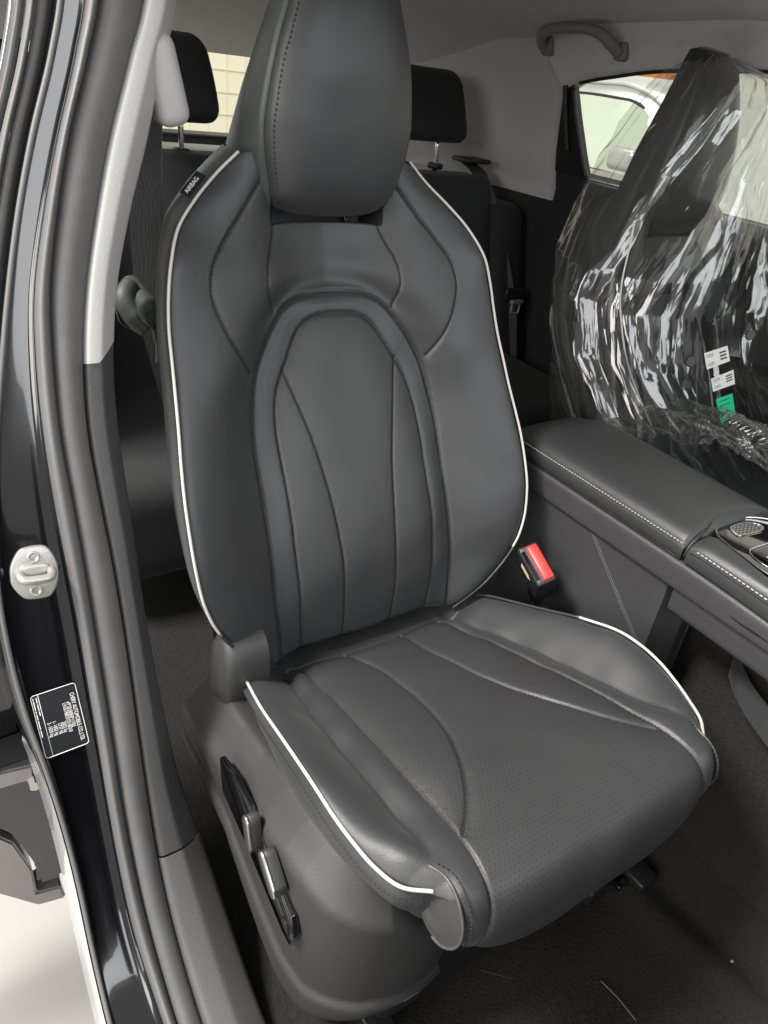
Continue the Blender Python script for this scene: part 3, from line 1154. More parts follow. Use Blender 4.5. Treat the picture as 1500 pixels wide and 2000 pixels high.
backrest = build_backrest(seat)
headrest = build_headrest(seat)
cushion = build_cushion(seat)
shield = build_seat_shield(seat)


def build_recliner(root):
    # leather-grained covers over the recliner joint on both sides
    for s in (-1, 1):
        prof = spline([(.474, .20), (.466, .26), (.462, .31), (.464, .350), (.474, .374), (.490, .384), (.510, .382), (.522, .360), (.528, .30), (.526, .22), (.51, .17), (.49, .165), (.474, .20)], 60)[:-1]
        if s > 0:
            prof = np.array([.505, .352]) + (prof - np.array([.49, .28])) * .42
        rows = []
        xo = .236 if s < 0 else .246
        cen = prof.mean(0)
        for k, x in ((.97, xo - .05), (1.0, xo - .02), (1.0, xo - .004), (.96, xo + .004), (.86, xo + .010), (.6, xo + .013), (.05, xo + .014)):
            q = cen + (prof - cen) * k
            rows.append([(s * x, a, b) for a, b in q])
        loft("recliner_cover", rows, "seat_plastic", root, closed=True)
    # under-seat frame and rails
    for x in (-.19, .19):
        rbox("seat_rail", (x - .018, .10, .012), (x + .018, .62, .045), .004, "black_plastic", root)
    rbox("seat_frame", (-.20, .11, .045), (.20, .55, .255), .02, "black_plastic", root)


build_recliner(seat)

# ================================================================== CABIN SHELL
# ---- floor
def carpet_height(x, y):
    z = np.zeros_like(x)
    z += .055 * sstep(.30, .40, x) * sstep(.30, .05, y)            # slope up to the tunnel, front footwell
    z += .006 * np.sin(x * 17 + y * 5) * np.sin(y * 13 - x * 4)
    z += .010 * np.exp(-((y - .02 - .25 * x) / .03) ** 2)
    z += .010 * np.exp(-((x - .27 + .15 * y) / .025) ** 2) * (y < .25)
    return z


gx, gy = np.meshgrid(np.linspace(-.40, 1.14, 120), np.linspace(-.80, 1.95, 160))
gz = carpet_height(gx, gy)
G = np.stack([gx, gy, gz], -1)
carpet = loft("carpet", G, "carpet")
tag(carpet, "black carpet covering the cabin floor in front of and below the seats", kind="structure")

# seams and scraps on the carpet
o = tube("carpet_seam", [(-.02, .115, .0025), (.035, .062, .003), (.09, .03, .004), (.12, .018, .004)], .0005, "pillar_plastic", carpet, seg=6, n=30)
o = tube("carpet_seam", [(.118, .02, .004), (.122, -.01, .004), (.122, -.04, .004)], .0007, "thread_grey", carpet, seg=6, n=20)
CRUMBS = [((.305, -.06), .0030, "tan crumb lying on the carpet near the tunnel")]
for (x, y), r, lb in CRUMBS:
    bm = bmesh.new()
    bmesh.ops.create_icosphere(bm, subdivisions=1, radius=r)
    for v in bm.verts:
        v.co = Vector((v.co.x * 1.2, v.co.y * .8, v.co.z * .5)) * random.uniform(.7, 1.2) + Vector((x, y, float(carpet_height(np.array(x), np.array(y))) + r * .4))
    tag(from_bm("crumb", bm, "crumb", smooth=False), lb, "crumb")

# wiring connector and bracket under the seat
wc = thing("wiring_connector", "black wiring connector with a shiny clip on the carpet under the seat", "connector")
rbox("connector_body", (.262, .075, .006), (.302, .118, .030), .004, "black_plastic", wc)
rbox("connector_clip", (.236, .095, .010), (.262, .108, .020), .002, "gloss_black", wc)
rbox("metal_tip", (.226, .118, .012), (.238, .126, .018), .0015, "satin_metal", wc)
tube("cable", [(.30, .10, .016), (.310, .14, .012), (.31, .18, .010), (.30, .24, .010)], .003, "black_plastic", wc, seg=8, n=24)

# ---- headliner
ys = np.linspace(.42, 2.06, 60)
xs = np.linspace(-.24, 1.06, 60)
zc = np.interp(ys, [.42, .5, .9, 1.3, 1.6, 1.85, 2.06], [1.225, 1.235, 1.245, 1.225, 1.175, 1.10, 1.01])
gx, gy = np.meshgrid(xs, ys)
gz = zc[:, None] - .055 * np.abs((gx - .41) / .65) ** 3.2
o = loft("headliner", np.stack([gx, gy, gz], -1), "headliner")
tag(o, "dark grey fabric headliner under the car roof", kind="structure")
# outer roof skin above it, so that the cabin is closed
rows = np.stack([gx * 1.0, gy, gz + .035], -1)
o = loft("roof_panel", rows, "car_paint")
tag(o, "black painted car roof above the headliner", kind="structure")

# ---- far side of the cabin
def xw(z):
    return np.interp(z, [0, .70, .80, .87, 1.05, 1.12, 1.22], [1.13, 1.14, 1.135, 1.11, 1.07, 1.045, 1.02])


far = thing("far_side_wall", None, None, kind="structure")
far["label"] = "inner far side of the car body with door card and window frame"


def wall_patch(name, poly_rows, mt, parent, push=0.0, thick=.02):
    """poly_rows: list of (z, y0, y1) -> strip of the curved side wall"""
    rr = []
    for z, a, b in poly_rows:
        x = float(xw(z)) - push
        rr.append([(x + thick, a, z), (x, a, z)] + [(x, y, z) for y in np.linspace(a, b, 8)[1:-1]] + [(x, b, z), (x + thick, b, z)])
    return loft(name, rr, mt, parent, sharp=35)


wall_patch("door_card", [(0, -.3, 2.0), (.30, -.3, 2.0), (.55, -.3, 2.0), (.70, -.3, 2.0), (.775, -.3, 2.0), (.80, -.3, 1.42), (.845, -.3, 1.42)], "fabric_black", far)
rbox("door_card_ledge", (1.105, -.2, .815), (1.14, 1.30, .842), .008, "black_plastic", far)
rbox("door_armrest", (1.06, .2, .50), (1.14, 1.28, .56), .02, "black_plastic", far)
wall_patch("window_post", [(.845, 1.295, 1.425), (.90, 1.315, 1.42), (.98, 1.345, 1.41), (1.05, 1.368, 1.40), (1.07, 1.372, 1.398)], "black_plastic", far, push=.004)
tube("window_seal", [(xw(.848) - .010, 1.290, .848), (xw(.90) - .010, 1.312, .90), (xw(.98) - .010, 1.343, .98), (xw(1.045) - .010, 1.362, 1.045)], .0055, "rubber_dark", far, seg=8, n=30)
tube("window_seal", [(xw(.90) - .009, 1.365, .90), (xw(.98) - .009, 1.382, .98), (xw(1.05) - .009, 1.392, 1.05)], .007, "rubber_dark", far, seg=8, n=30)
# roof rail above the window opening, falling slightly to the rear
rr = []
for y in np.linspace(.0, 2.0, 60):
    zl = np.interp(y, [0, .7, 1.06, 1.25, 1.345, 1.385, 1.42, 2.0], [1.135, 1.13, 1.11, 1.083, 1.065, 1.045, 1.02, 1.0])
    zl = zl + .0
    zt = 1.225
    sec = [(float(xw(zl)) + .03, zl), (float(xw(zl)), zl - .003), (float(xw(zl)) - .006, zl + .006), (float(xw(zl + .05)) - .004, zl + .05), (float(xw(1.17)) - .012, max(1.17, zl + .06)), (1.005, zt), (.985, zt + .01)]
    sec = spline(sec, 14)
    rr.append([(a, y, b) for a, b in sec])
loft("roof_rail", rr, "headliner", far)
tube("window_seal", [(float(xw(z)) - .004, y, z - .004) for y, z in ((.2, 1.133), (.7, 1.128), (1.06, 1.108), (1.25, 1.081), (1.345, 1.063))], .004, "rubber_dark", far, seg=8, n=50)
# rear quarter trim
rr = []
for z in np.linspace(.768, 1.215, 40):
    y0 = np.interp(z, [.768, .90, 1.037, 1.08, 1.215], [1.418, 1.412, 1.400, 1.44, 1.50])
    x = float(xw(z)) - .008
    crease = np.interp(z, [.768, .9, 1.0, 1.215], [1.66, 1.64, 1.60, 1.56])
    bul = .035
    sec = [(x + .02, y0 + .002), (x, y0), (x - .006, y0 + .010), (x - .014, y0 + .08), (x - .03, crease), (x - .10, 1.86), (x - .22, 2.06)]
    sec = spline(sec, 30)
    rr.append([(a, b, z) for a, b in sec])
q = loft("rear_quarter_trim", rr, "quarter_trim")
tag(q, "pale grey plastic quarter trim between the far window and the tailgate", "trim panel")
# far window pane
rr = []
for z in np.linspace(.83, 1.14, 6):
    rr.append([(float(xw(z)) + .012, y, z) for y in (-.2, .3, .8, 1.2, 1.40)])
loft("window_pane", rr, "window_glass", far)

# grab handle
gh = thing("grab_handle", "dark grey folding grab handle above the far rear window", "grab handle")
hp = [(1.030, 1.455, 1.120), (1.005, 1.450, 1.134), (.985, 1.432, 1.150), (.975, 1.38, 1.164), (.974, 1.29, 1.168), (.978, 1.235, 1.160), (.992, 1.212, 1.144), (1.022, 1.206, 1.128)]
tube("handle_bar", hp, [.013, .013, .012, .0105, .0105, .0115, .013, .013], "handle_grey", gh, seg=12, n=60)
rbox("handle_foot", (1.02, 1.435, 1.108), (1.05, 1.472, 1.152), .010, "handle_grey", gh)
rbox("handle_foot", (1.02, 1.190, 1.112), (1.05, 1.225, 1.150), .010, "handle_grey", gh)
bm = bmesh.new()
bmesh.ops.create_uvsphere(bm, u_segments=12, v_segments=8, radius=.010, matrix=Matrix.Translation((1.018, 1.245, 1.145)))
from_bm("coat_hook", bm, "black_plastic", gh)

# unseen side panel, added to block the ceiling light from the rear bench
nsw = rbox("near_side_blocker", (-.42, 1.12, 0), (-.36, 2.06, 1.06), .02, "fabric_black")
tag(nsw, "unseen dark side panel added to keep light off the rear bench", kind="structure")

# ---- tailgate and rear deck
tg_ = thing("tailgate", None, None, kind="structure")
tg_["label"] = "inside of the tailgate with the rear window"
rbox("tailgate_trim", (-.35, 2.05, .0), (1.12, 2.11, .812), .02, "black_plastic", tg_)
rbox("tailgate_post", (-.40, 2.04, .80), (-.10, 2.10, 1.10), .02, "fabric_black", tg_)
rbox("tailgate_post", (.98, 2.04, .80), (1.12, 2.10, 1.10), .02, "quarter_trim", tg_)
loft("rear_window_pane", [[(-.15, 2.085, .805), (1.05, 2.085, .805)], [(-.15, 2.06, 1.02), (1.05, 2.06, 1.02)]], "window_glass", tg_)
dk = rbox("parcel_shelf", (-.25, 1.72, .765), (1.04, 2.05, .783), .006, "headliner")
tag(dk, "grey parcel shelf behind the rear bench", "shelf")

# ================================================================== REAR BENCH
bench = thing("rear_bench", "black fabric rear bench with two headrests behind the front seat", "bench seat")


def bench_warp(v):
    k = (v.z - .30)
    v.y += .30 * k + .012 * math.sin(v.x * 9)
    return v


rbox("bench_backrest", (-.30, 1.39, .22), (.46, 1.53, .815), .045, "fabric_black", bench, seg=5, warp=bench_warp, cuts=6)
rbox("bench_backrest", (.465, 1.39, .22), (1.02, 1.53, .800), .045, "fabric_black", bench, seg=5, warp=bench_warp, cuts=6)
rbox("bench_cushion", (-.30, .98, .10), (1.08, 1.46, .34), .06, "fabric_black", bench, seg=5, cuts=4)
rbox("bench_side_bolster", (1.00, 1.37, .20), (1.11, 1.50, .74), .035, "fabric_black", bench, seg=4, warp=bench_warp, cuts=3)


def rear_headrest(x0, x1):
    def w(v):
        t = (v.z - .88) / .17
        c = (x0 + x1) / 2
        v.x = c + (v.x - c) * (1.0 - .16 * max(0, t) ** 2)
        v.y += .06 * t - .02 * (1 - ((v.x - c) / ((x1 - x0) / 2)) ** 2)
        return v
    h = rbox("bench_headrest", (x0, 1.575, .877), (x1, 1.675, 1.048), .038, "fabric_black", bench, seg=5, warp=w, cuts=4)
    c = (x0 + x1) / 2
    for dx in (-.055, .055):
        tube("headrest_post", [(c + dx, 1.625, .79), (c + dx, 1.628, .90)], .0065, "chrome", h, seg=12, n=4)
        rbox("post_collar", (c + dx - .016, 1.607, .806), (c + dx + .016, 1.643, .822), .005, "black_plastic", h)
    return h


rear_headrest(-.075, .212)
rear_headrest(.665, .938)
# isofix tag on the bench
it = rbox("anchor_tag", (-.108, 1.352, .255), (-.048, 1.362, .325), .003, "fabric_black", bench)
text_obj("anchor_lettering", "ISOFIX", .0165, "thread_grey", bench, (-.106, 1.350, .264), (1, 0, 0), (0, 0, 1))
for q_ in ([(-.090, 1.350, .287), (-.062, 1.350, .287), (-.062, 1.350, .314), (-.090, 1.350, .314), (-.090, 1.350, .287)], [(-.086, 1.350, .308), (-.078, 1.350, .297), (-.066, 1.350, .292)]):
    tube("anchor_symbol", q_, .0011, "thread_grey", bench, seg=6)

# ---- rear belt on the far side, with its tongue
rb = thing("rear_seat_belt", "black rear seat belt with a metal tongue hanging along the far bench back", "seat belt")
ribbon("belt_strap", [(1.00, 1.66, .825), (1.005, 1.60, .80), (1.010, 1.535, .72), (1.030, 1.475, .60), (1.050, 1.425, .48), (1.055, 1.39, .36), (1.058, 1.36, .24), (1.06, 1.33, .12)], (.017, -.016, 0), .0025, "belt_grey", rb, n=50)
rbox("belt_slot", (.945, 1.60, .828), (1.04, 1.67, .840), .004, "black_plastic", rb)
rbox("tongue_grip", (1.018, 1.405, .488), (1.090, 1.428, .522), .005, "black_plastic", rb)
tube("belt_tongue", [(1.043, 1.398, .492), (1.041, 1.396, .462), (1.044, 1.395, .456), (1.058, 1.388, .456), (1.062, 1.388, .462), (1.064, 1.390, .492)], .0030, "cast_metal", rb, seg=8, n=40)
rbox("tongue_plate", (1.030, 1.386, .482), (1.076, 1.400, .494), .003, "cast_metal", rb)

# ---- near belt behind the seat
nb = thing("front_seat_belt", "black front seat belt running down behind the seat beside the pillar", "seat belt")
ribbon("belt_strap", [(-.212, .80, 1.02), (-.208, .84, .92), (-.204, .855, .80), (-.197, .855, .68), (-.15, .85, .45), (-.09, .84, .05)], (.020, -.008, 0), .0022, "belt", nb, n=40)
tube("belt_edge", [(-.1915, .793, 1.02), (-.1875, .833, .92), (-.184, .848, .80), (-.180, .848, .66)], .0009, "thread_grey", nb, seg=6, n=60)

# belt guide cylinder of the front seat with its strap loop
bgd = thing("belt_hanger", "grey cylindrical belt holder with a strap loop beside the seat shoulder", "belt holder")
ax0, ax1 = Vector((-.246, .705, .742)), Vector((-.246, .80, .755))
dirv = (ax1 - ax0).normalized()
u_ = dirv.orthogonal().normalized()
w_ = dirv.cross(u_)
ang = np.linspace(0, 2 * np.pi, 32, endpoint=False)
rows = []
for d, r in ((-.004, .006), (-.004, .0100), (-.002, .0110), (-.003, .0120), (.000, .0145), (.006, .0155), (.018, .0155), (.020, .0135), (.060, .0130), (.095, .0130), (.095, .0105), (.05, .0095)):
    c = np.array(ax0 + dirv * d)
    rows.append(c + r * (np.cos(ang)[:, None] * np.array(u_) + np.sin(ang)[:, None] * np.array(w_)))
loft("holder_barrel", rows, "guide_plastic", bgd, closed=True, sharp=40, caps=True)
ribbon("strap_loop", [(-.310, .77, .782), (-.288, .765, .770), (-.270, .757, .752), (-.262, .752, .735), (-.266, .75, .722), (-.276, .752, .732), (-.277, .758, .75), (-.268, .762, .762)], (.004, .013, .004), .002, "belt", bgd, n=50)
tube("holder_cord", [(-.243, .715, .724), (-.241, .712, .70), (-.242, .708, .68)], [.004, .003, .004], "guide_plastic", bgd, seg=8, n=16)
rbox("holder_tab", (-.237, .70, .650), (-.230, .708, .722), .001, "slot_plastic", bgd)

# ================================================================== DOOR PILLAR AND SILL
PIL = Profile([(-.45, .02), (-.1, .02), (.10, .025), (.22, .05), (.32, .115), (.40, .22), (.46, .34), (.51, .46), (.555, .58), (.60, .70), (.64, .82), (.675, .94), (.70, 1.06), (.715, 1.2), (.72, 1.3)])
BT = [0.0, .45, .65, .725, .8, .875, .95, 1.025, 1.1, 1.175, 1.25, 1.325, 1.4, 1.475, 1.55, 1.625, 1.7, 1.775, 1.85, 2.05]
BA = [-.475, -.472, -.4708, -.4708, -.4695, -.4676, -.4690, -.4745, -.4826, -.4852, -.4822, -.4712, -.4563, -.4372, -.4174, -.3952, -.3691, -.3396, -.3190, -.285]
BB = [-.410, -.412, -.4155, -.4185, -.4215, -.4205, -.4179, -.4149, -.4128, -.4108, -.4106, -.4109, -.4087, -.4031, -.3920, -.3705, -.3449, -.3170, -.2960, -.262]
BC = [-.400, -.401, -.404, -.4052, -.4058, -.4055, -.4035, -.4002, -.3975, -.3955, -.3939, -.3933, -.3932, -.3875, -.3779, -.3587, -.3353, -.3063, -.2840, -.25]
BD = [-.375, -.376, -.3775, -.3779, -.3778, -.3759, -.3722, -.3686, -.3648, -.3625, -.3620, -.3636, -.3635, -.3560, -.3411, -.3193, -.2944, -.2653, -.2390, -.20]
BE = [-.300, -.302, -.306, -.3070, -.3100, -.3173, -.3260, -.3290, -.3304, -.3305, -.3290, -.3276, -.3260, -.3189, -.3042, -.2800, -.2507, -.2250, -.2000, -.165]


def band(vals):
    s = spline(list(zip(BT, vals)), 400)
    return lambda t: np.interp(t, s[:, 0], s[:, 1])


fa, fb, fc_, fd, fe = map(band, (BA, BB, BC, BD, BE))
pillar = thing("door_pillar", "black door pillar and sill with rubber seals and light grey upper trim beside the seat", "pillar")


def pil_strip(name, t0, t1, f0, f1, prof, mt, n=120, t_of=None, sharp=None):
    """strip of the pillar between two bands; prof = [(s, h)] cross-section; h is height above the pillar surface"""
    sec = spline(prof, 26)
    rows = []
    for t in np.linspace(t0, t1, n):
        row = []
        for s, h in sec:
            tt = t if t_of is None else t_of(t, s)
            x = f0(tt) + (f1(tt) - f0(tt)) * s
            row.append(PIL.at(np.array(x), np.array(tt), np.array(h)))
        rows.append(row)
    return loft(name, np.array(rows).reshape(n, len(sec), 3), mt, pillar, sharp=sharp)


j = pil_strip("jamb_panel", .30, 1.95, fa, fb, [(-.16, -.060), (-.10, -.012), (0, .000), (.06, -.0015), (.2, -.003), (.5, -.0035), (.8, -.003), (.96, 0.0), (1.06, -.004)], "car_paint", n=200)
j["label"] = "glossy black painted door jamb"
tube("jamb_edge_seal", [PIL.at(fa(t), t, .001) for t in np.linspace(.30, 1.95, 160)], .0028, "rubber", pillar, seg=8)
pil_strip("door_seal", .30, 1.95, fb, fc_, [(-.05, -.006), (0, .002), (.12, .0085), (.4, .0120), (.75, .0095), (1.0, .003), (1.15, -.006)], "rubber", n=160)
pil_strip("seal_groove", .30, 1.95, lambda t: fc_(t) - .002, lambda t: fc_(t) + .006, [(0, -.008), (.5, -.010), (1.0, -.008)], "rubber_dark", n=120)
pil_strip("seal_band", .30, 1.95, lambda t: fc_(t) + .001, fd, [(-.02, -.012), (.02, .000), (.12, .0070), (.35, .0105), (.62, .0095), (.88, .0045), (1.0, -.004), (1.08, -.012)], "flock", n=160)
TRIM = [(-.06, -.020), (.0, -.004), (.06, .0035), (.14, .006), (.42, .0062), (.55, .0040), (.90, -.012), (1.0, -.020), (1.04, -.035), (1.05, -.09)]
cut = lambda s: 1.474 + .022 * float(np.clip((s - .40) / .6, 0, 1)) ** 1.0
u = pil_strip("upper_trim", 0, 1, fd, fe, [(a, b + .002) for a, b in TRIM], "trim_grey", n=110, t_of=lambda k, s: cut(s) + (1.95 - cut(s)) * k)
u["label"] = "smooth light grey upper pillar trim"
pil_strip("lower_trim", 0, 1, fd, fe, TRIM, "pillar_plastic", n=110, t_of=lambda k, s: .872 + (cut(s) + .01 - .872) * k)
pil_strip("sill_trim", .30, .870, fd, fe, [(a, b + .001) for a, b in TRIM], "sill_plastic", n=70)
# belt height adjuster at the top of the upper trim
rbox("belt_anchor_cover", (-.243, .690, .955), (-.206, .735, 1.045), .014, "trim_grey", pillar, seg=4, rot=((-.22, .70, 1.0), Matrix.Rotation(math.radians(-14), 3, 'Y').to_euler()))

# striker plate
def jamb_pt(x, t, h=0.0):
    return Vector(PIL.at(np.array(x), np.array(t), np.array(h - .0035)))


sx_, st_ = -.4443, 1.2553
O = jamb_pt(sx_, st_)
TX = Vector((1, 0, 0))
TV = (jamb_pt(sx_, st_ + .01) - jamb_pt(sx_, st_ - .01)).normalized()
NV = TX.cross(TV)
if NV.dot(Vector(CAM) - O) < 0:
    NV = -NV
tiltv = TV * math.cos(.10) + TX * math.sin(.10)
tiltx = TX * math.cos(.10) - TV * math.sin(.10)
P3 = lambda u, v, h: np.array(O + tiltx * u + tiltv * v + NV * h)
outl = spline([(-.0245, -.004), (-.0235, .010), (-.0165, .024), (-.009, .0295), (.008, .0305), (.016, .026), (.0225, .013), (.0245, .000), (.0225, -.014), (.016, -.0265), (.008, -.0295), (-.009, -.0285), (-.017, -.022), (-.0235, -.011), (-.0245, -.004)], 60)[:-1]
rows = []
for k, h in ((1.0, .0), (1.0, .0025), (.97, .0036), (.93, .0040), (.5, .0040), (.02, .0040)):
    rows.append([P3(a * k, b * k, h) for a, b in outl])
sp = loft("striker_plate", rows, "cast_metal", pillar, closed=True, sharp=40)
sp["label"] = "cast metal door striker plate"
tube("striker_loop", [P3(-.0155, .003, .002), P3(-.0160, .002, .010), P3(-.0145, -.001, .017), P3(-.009, -.003, .0195), P3(.009, -.003, .0195), P3(.0150, -.001, .017), P3(.0165, .002, .010), P3(.016, .003, .002)], .0048, "cast_metal", sp, seg=12, n=50)
rows = []
for k, h in ((1.0, .004), (.98, .0075), (.9, .0085), (.5, .0085), (.02, .0085)):
    rows.append([P3(k * .0155 * np.sign(math.cos(a)) * abs(math.cos(a)) ** .5, .004 + k * .0075 * np.sign(math.sin(a)) * abs(math.sin(a)) ** .5, h) for a in np.linspace(0, 2 * np.pi, 40, endpoint=False)])
loft("striker_block", rows, "cast_metal", sp, closed=True)
for v in (.0185, -.0195):
    rows = []
    for r, h in ((.0068, .0040), (.0064, .0056), (.0058, .0060), (.0040, .0058), (.0030, .0040), (.0005, .0036)):
        rows.append([P3(r * math.cos(a) * (1 + (.12 * math.cos(6 * a) if r < .004 else 0)), v + r * math.sin(a) * (1 + (.12 * math.cos(6 * a) if r < .004 else 0)), h) for a in np.linspace(0, 2 * np.pi, 36, endpoint=False)])
    loft("striker_screw", rows, "cast_metal", sp, closed=True)

# data label on the jamb; its lettering runs down the pillar
LA = jamb_pt(-0.4256, 1.1185, .0022)      # upper right corner = start of the first line
LX = (jamb_pt(-0.4230, 1.0395, .0022) - LA)
LW = LX.length
LX.normalize()
LY = (jamb_pt(-0.4256, 1.1185, .0022) - jamb_pt(-.4750, 1.123, .0022))
LH = LY.length
LY = (LY - LX * LY.dot(LX)).normalized()
LN = LX.cross(LY)
Q = lambda a, b, h=0.0: LA + LX * a - LY * b + LN * h


def rrect(a0, b0, a1, b1, r, n=5):
    pts = []
    for cx, cy, s in ((a1 - r, b1 - r, 0), (a0 + r, b1 - r, 90), (a0 + r, b0 + r, 180), (a1 - r, b0 + r, 270)):
        for k in range(n + 1):
            a = math.radians(s + 90 * k / n)
            pts.append((cx + r * math.cos(a), cy + r * math.sin(a)))
    return pts


out_pts = rrect(0, 0, LW, LH, .004)
V = [Q(a, b) for a, b in out_pts]
lab_o = obj("data_label", [tuple(v) for v in V], [tuple(range(len(V)))], "label_black", pillar, smooth=False)
lab_o["label"] = "small black data label with white lettering"
tube("label_border", [np.array(Q(a, b, .0003)) for a, b in rrect(.0008, .0008, LW - .0008, LH - .0008, .0036) + [rrect(.0008, .0008, LW - .0008, LH - .0008, .0036)[0]]], .0004, "label_white", lab_o, seg=6)
tube("label_border", [np.array(Q(.0008, LH - .0085, .0003)), np.array(Q(LW - .0008, LH - .0085, .0003))], .0003, "label_white", lab_o, seg=6)
LINES = [("CHERY AUTOMOBILE CO.,LTD.", .0115, .0088, .0066, .66), ("e9*2018/858*11765", .0205, .0142, .0060, .66), ("LVUGTB8D5TD100210", .0205, .0188, .0060, .62), ("2052 kg", .042, .0236, .0058, .72), ("2727 kg", .042, .0282, .0058, .72),
         ("1- 1052 kg", .0375, .0334, .0058, .72), ("2- 1020 kg", .0375, .0386, .0058, .72)]
for body, a, b, sz, sx in LINES:
    text_obj("label_lettering", body, sz, "white_ink", lab_o, Q(a, b, .0003), LX, LY, extrude=.00005, sx=sx)
# the two lines of small print are too fine to read: word-long marks
for bb, words in ((LH - .0062, ((.004, .0105), (.0118, .0195), (.0205, .0260))), (LH - .0028, ((.004, .0062), (.0072, .0185), (.0195, .0222), (.0235, .0300), (.0312, .0420), (.0432, .0520)))):
    for w0, w1 in words:
        q_ = [Q(w0, bb - .0005, .0004), Q(w1, bb - .0005, .0004), Q(w1, bb + .0005, .0004), Q(w0, bb + .0005, .0004)]
        obj("small_print", [tuple(v) for v in q_], [(0, 1, 2, 3)], "white_ink", lab_o, smooth=False)

# ================================================================== CENTRE CONSOLE
con = thing("centre_console", "black centre console with padded armrest lid and white stitching between the front seats", "console")
X0 = .320


def ysweep(name, sec, y0, y1, mt, parent, n=12, seg=40, warp=None, closed=False, caps=False, sharp=None):
    s = spline(sec, seg)
    rows = []
    for y in np.linspace(y0, y1, n):
        r = np.stack([s[:, 0], np.full(len(s), y), s[:, 1]], -1)
        if warp is not None:
            r = warp(r, y)
        rows.append(r)
    return loft(name, np.array(rows), mt, parent, closed=closed, caps=caps, sharp=sharp)


# side wall with rounded front corner
rows = []
for t in np.linspace(0, 1, 40):
    y = .70 - .47 * t
    dx = .030 * float(sstep(.262, .228, y)) ** 1.2
    if t > .97:
        dx += .03
    rows.append([(X0 + .012 + dx, y, .0), (X0 + .012 + dx, y, .20), (X0 + .012 + dx, y, .44), (X0 + .010 + dx, y, .461), (X0 + .03 + dx, y, .464)])
side = loft("console_side", rows, "console_plastic", con, sharp=50)
rows = [[(.40, .232, 0), (.40, .232, .462)], [(.366, .230, 0), (.366, .230, .462)]]
loft("console_side_return", rows, "console_plastic", con)
# embossed rib running down the side wall
for off in (0, .006):
    tube("side_rib", [(X0 + .0115, .402 - off, .458), (X0 + .0115, .34 - off, .403), (X0 + .0115, .272 - off, .344), (X0 + .0115, .20 - off, .28)], .0018, "console_plastic", con, seg=8, n=30)
# long rail
def rail_warp(r, y):
    r = r.copy()
    k = float(sstep(.25, -.10, y))
    r[:, 2] -= .010 * k
    r[:, 2] += np.where(r[:, 2] < .48, .012 * k, 0)
    return r


ysweep("console_rail", [(X0 + .03, .4655), (X0 + .006, .4655), (X0 + .001, .469), (X0, .485), (X0, .500), (X0 + .002, .5065), (X0 + .010, .509), (X0 + .03, .509)], -.45, .68, "console_plastic", con, n=40, seg=44, warp=rail_warp)
ysweep("console_lower_panel", [(X0 + .03, .466), (X0 + .012, .464), (X0 + .0125, .440), (X0 + .014, .424), (X0 + .022, .420), (X0 + .05, .420), (.52, .43)], -.45, .243, "console_plastic", con, n=20, seg=36)
ysweep("tunnel_side", [(.44, .42), (.430, .30), (.415, .15), (.385, .06), (.36, .03)], -.75, .30, "carpet", con, n=20, seg=24)
# armrest lid: padded top with a stitched edge
SB = [(X0 + .03, .513), (X0 + .005, .5135), (X0 + .0005, .517), (X0 - .001, .524), (X0 - .0005, .531), (X0 + .0005, .5335)]
ST = [(X0 + .0005, .5335), (X0 + .002, .5385), (X0 + .009, .547), (X0 + .022, .5535), (X0 + .050, .5575), (X0 + .10, .559), (X0 + .15, .5575), (X0 + .185, .552), (X0 + .205, .540), (X0 + .212, .522), (X0 + .19, .513)]


def lid_warp(r, y, rear=.620):
    r = r.copy()
    k = float(sstep(.50, rear, y))
    cx = X0 + .105
    r[:, 0] = cx + (r[:, 0] - cx) * (1 - .10 * k ** 3)
    r[:, 2] = .513 + (r[:, 2] - .513) * (1 - .38 * k ** 4)
    f = float(sstep(.256, .243, y))
    r[:, 2] = .513 + (r[:, 2] - .513) * (1 - .10 * f ** 2)
    r[:, 0] = cx + (r[:, 0] - cx) * (1 - .012 * f ** 2)
    # the front edge of the lid runs at an angle across the console and curves round the switch panel
    w = np.clip((r[:, 0] - X0) / .21, 0, 1)
    shift = np.interp(w, [0, .2, .35, .55, .75, 1.0], [0, .002, .014, .016, .012, -.012])
    r[:, 1] = y + shift * (1 - sstep(.245, .45, y))
    return r


lid = ysweep("armrest_lid", ST, .246, .615, "console_leather", con, n=70, seg=60, warp=lid_warp, caps=True)
lid["label"] = "padded leather armrest lid"
ysweep("lid_edge", SB, .246, .612, "console_leather", lid, n=50, seg=30, warp=lid_warp)
e = np.array([lid_warp(np.array([[X0 - .0004, y, .5375]]), y)[0] for y in np.linspace(.250, .600, 160)])
stitches("lid_stitching", e, "thread_white", lid, pitch=.0058, length=.0040, width=.0014, normal=np.array([-.9, 0, .42]), lift=.0012)
tube("lid_gap", [(X0 + .006, .248, .5115), (X0 + .006, .40, .5115), (X0 + .006, .60, .5115)], .0028, "rubber_dark", con, seg=8, n=12)
# the dark gap in front of the lid
tube("lid_gap", [(X0 + .004, .2425, .518), (X0 + .006, .2425, .533), (X0 + .02, .2435, .546), (X0 + .045, .250, .550), (X0 + .07, .258, .551)], .0030, "rubber_dark", con, seg=8, n=24)
# front padded section, with the same stitch
SF = [(X0 + .03, .510), (X0 + .004, .511), (X0 + .000, .515), (X0 - .001, .523), (X0 - .0005, .530), (X0 + .001, .5335), (X0 + .004, .540), (X0 + .014, .547), (X0 + .030, .550), (X0 + .042, .549), (X0 + .046, .545)]


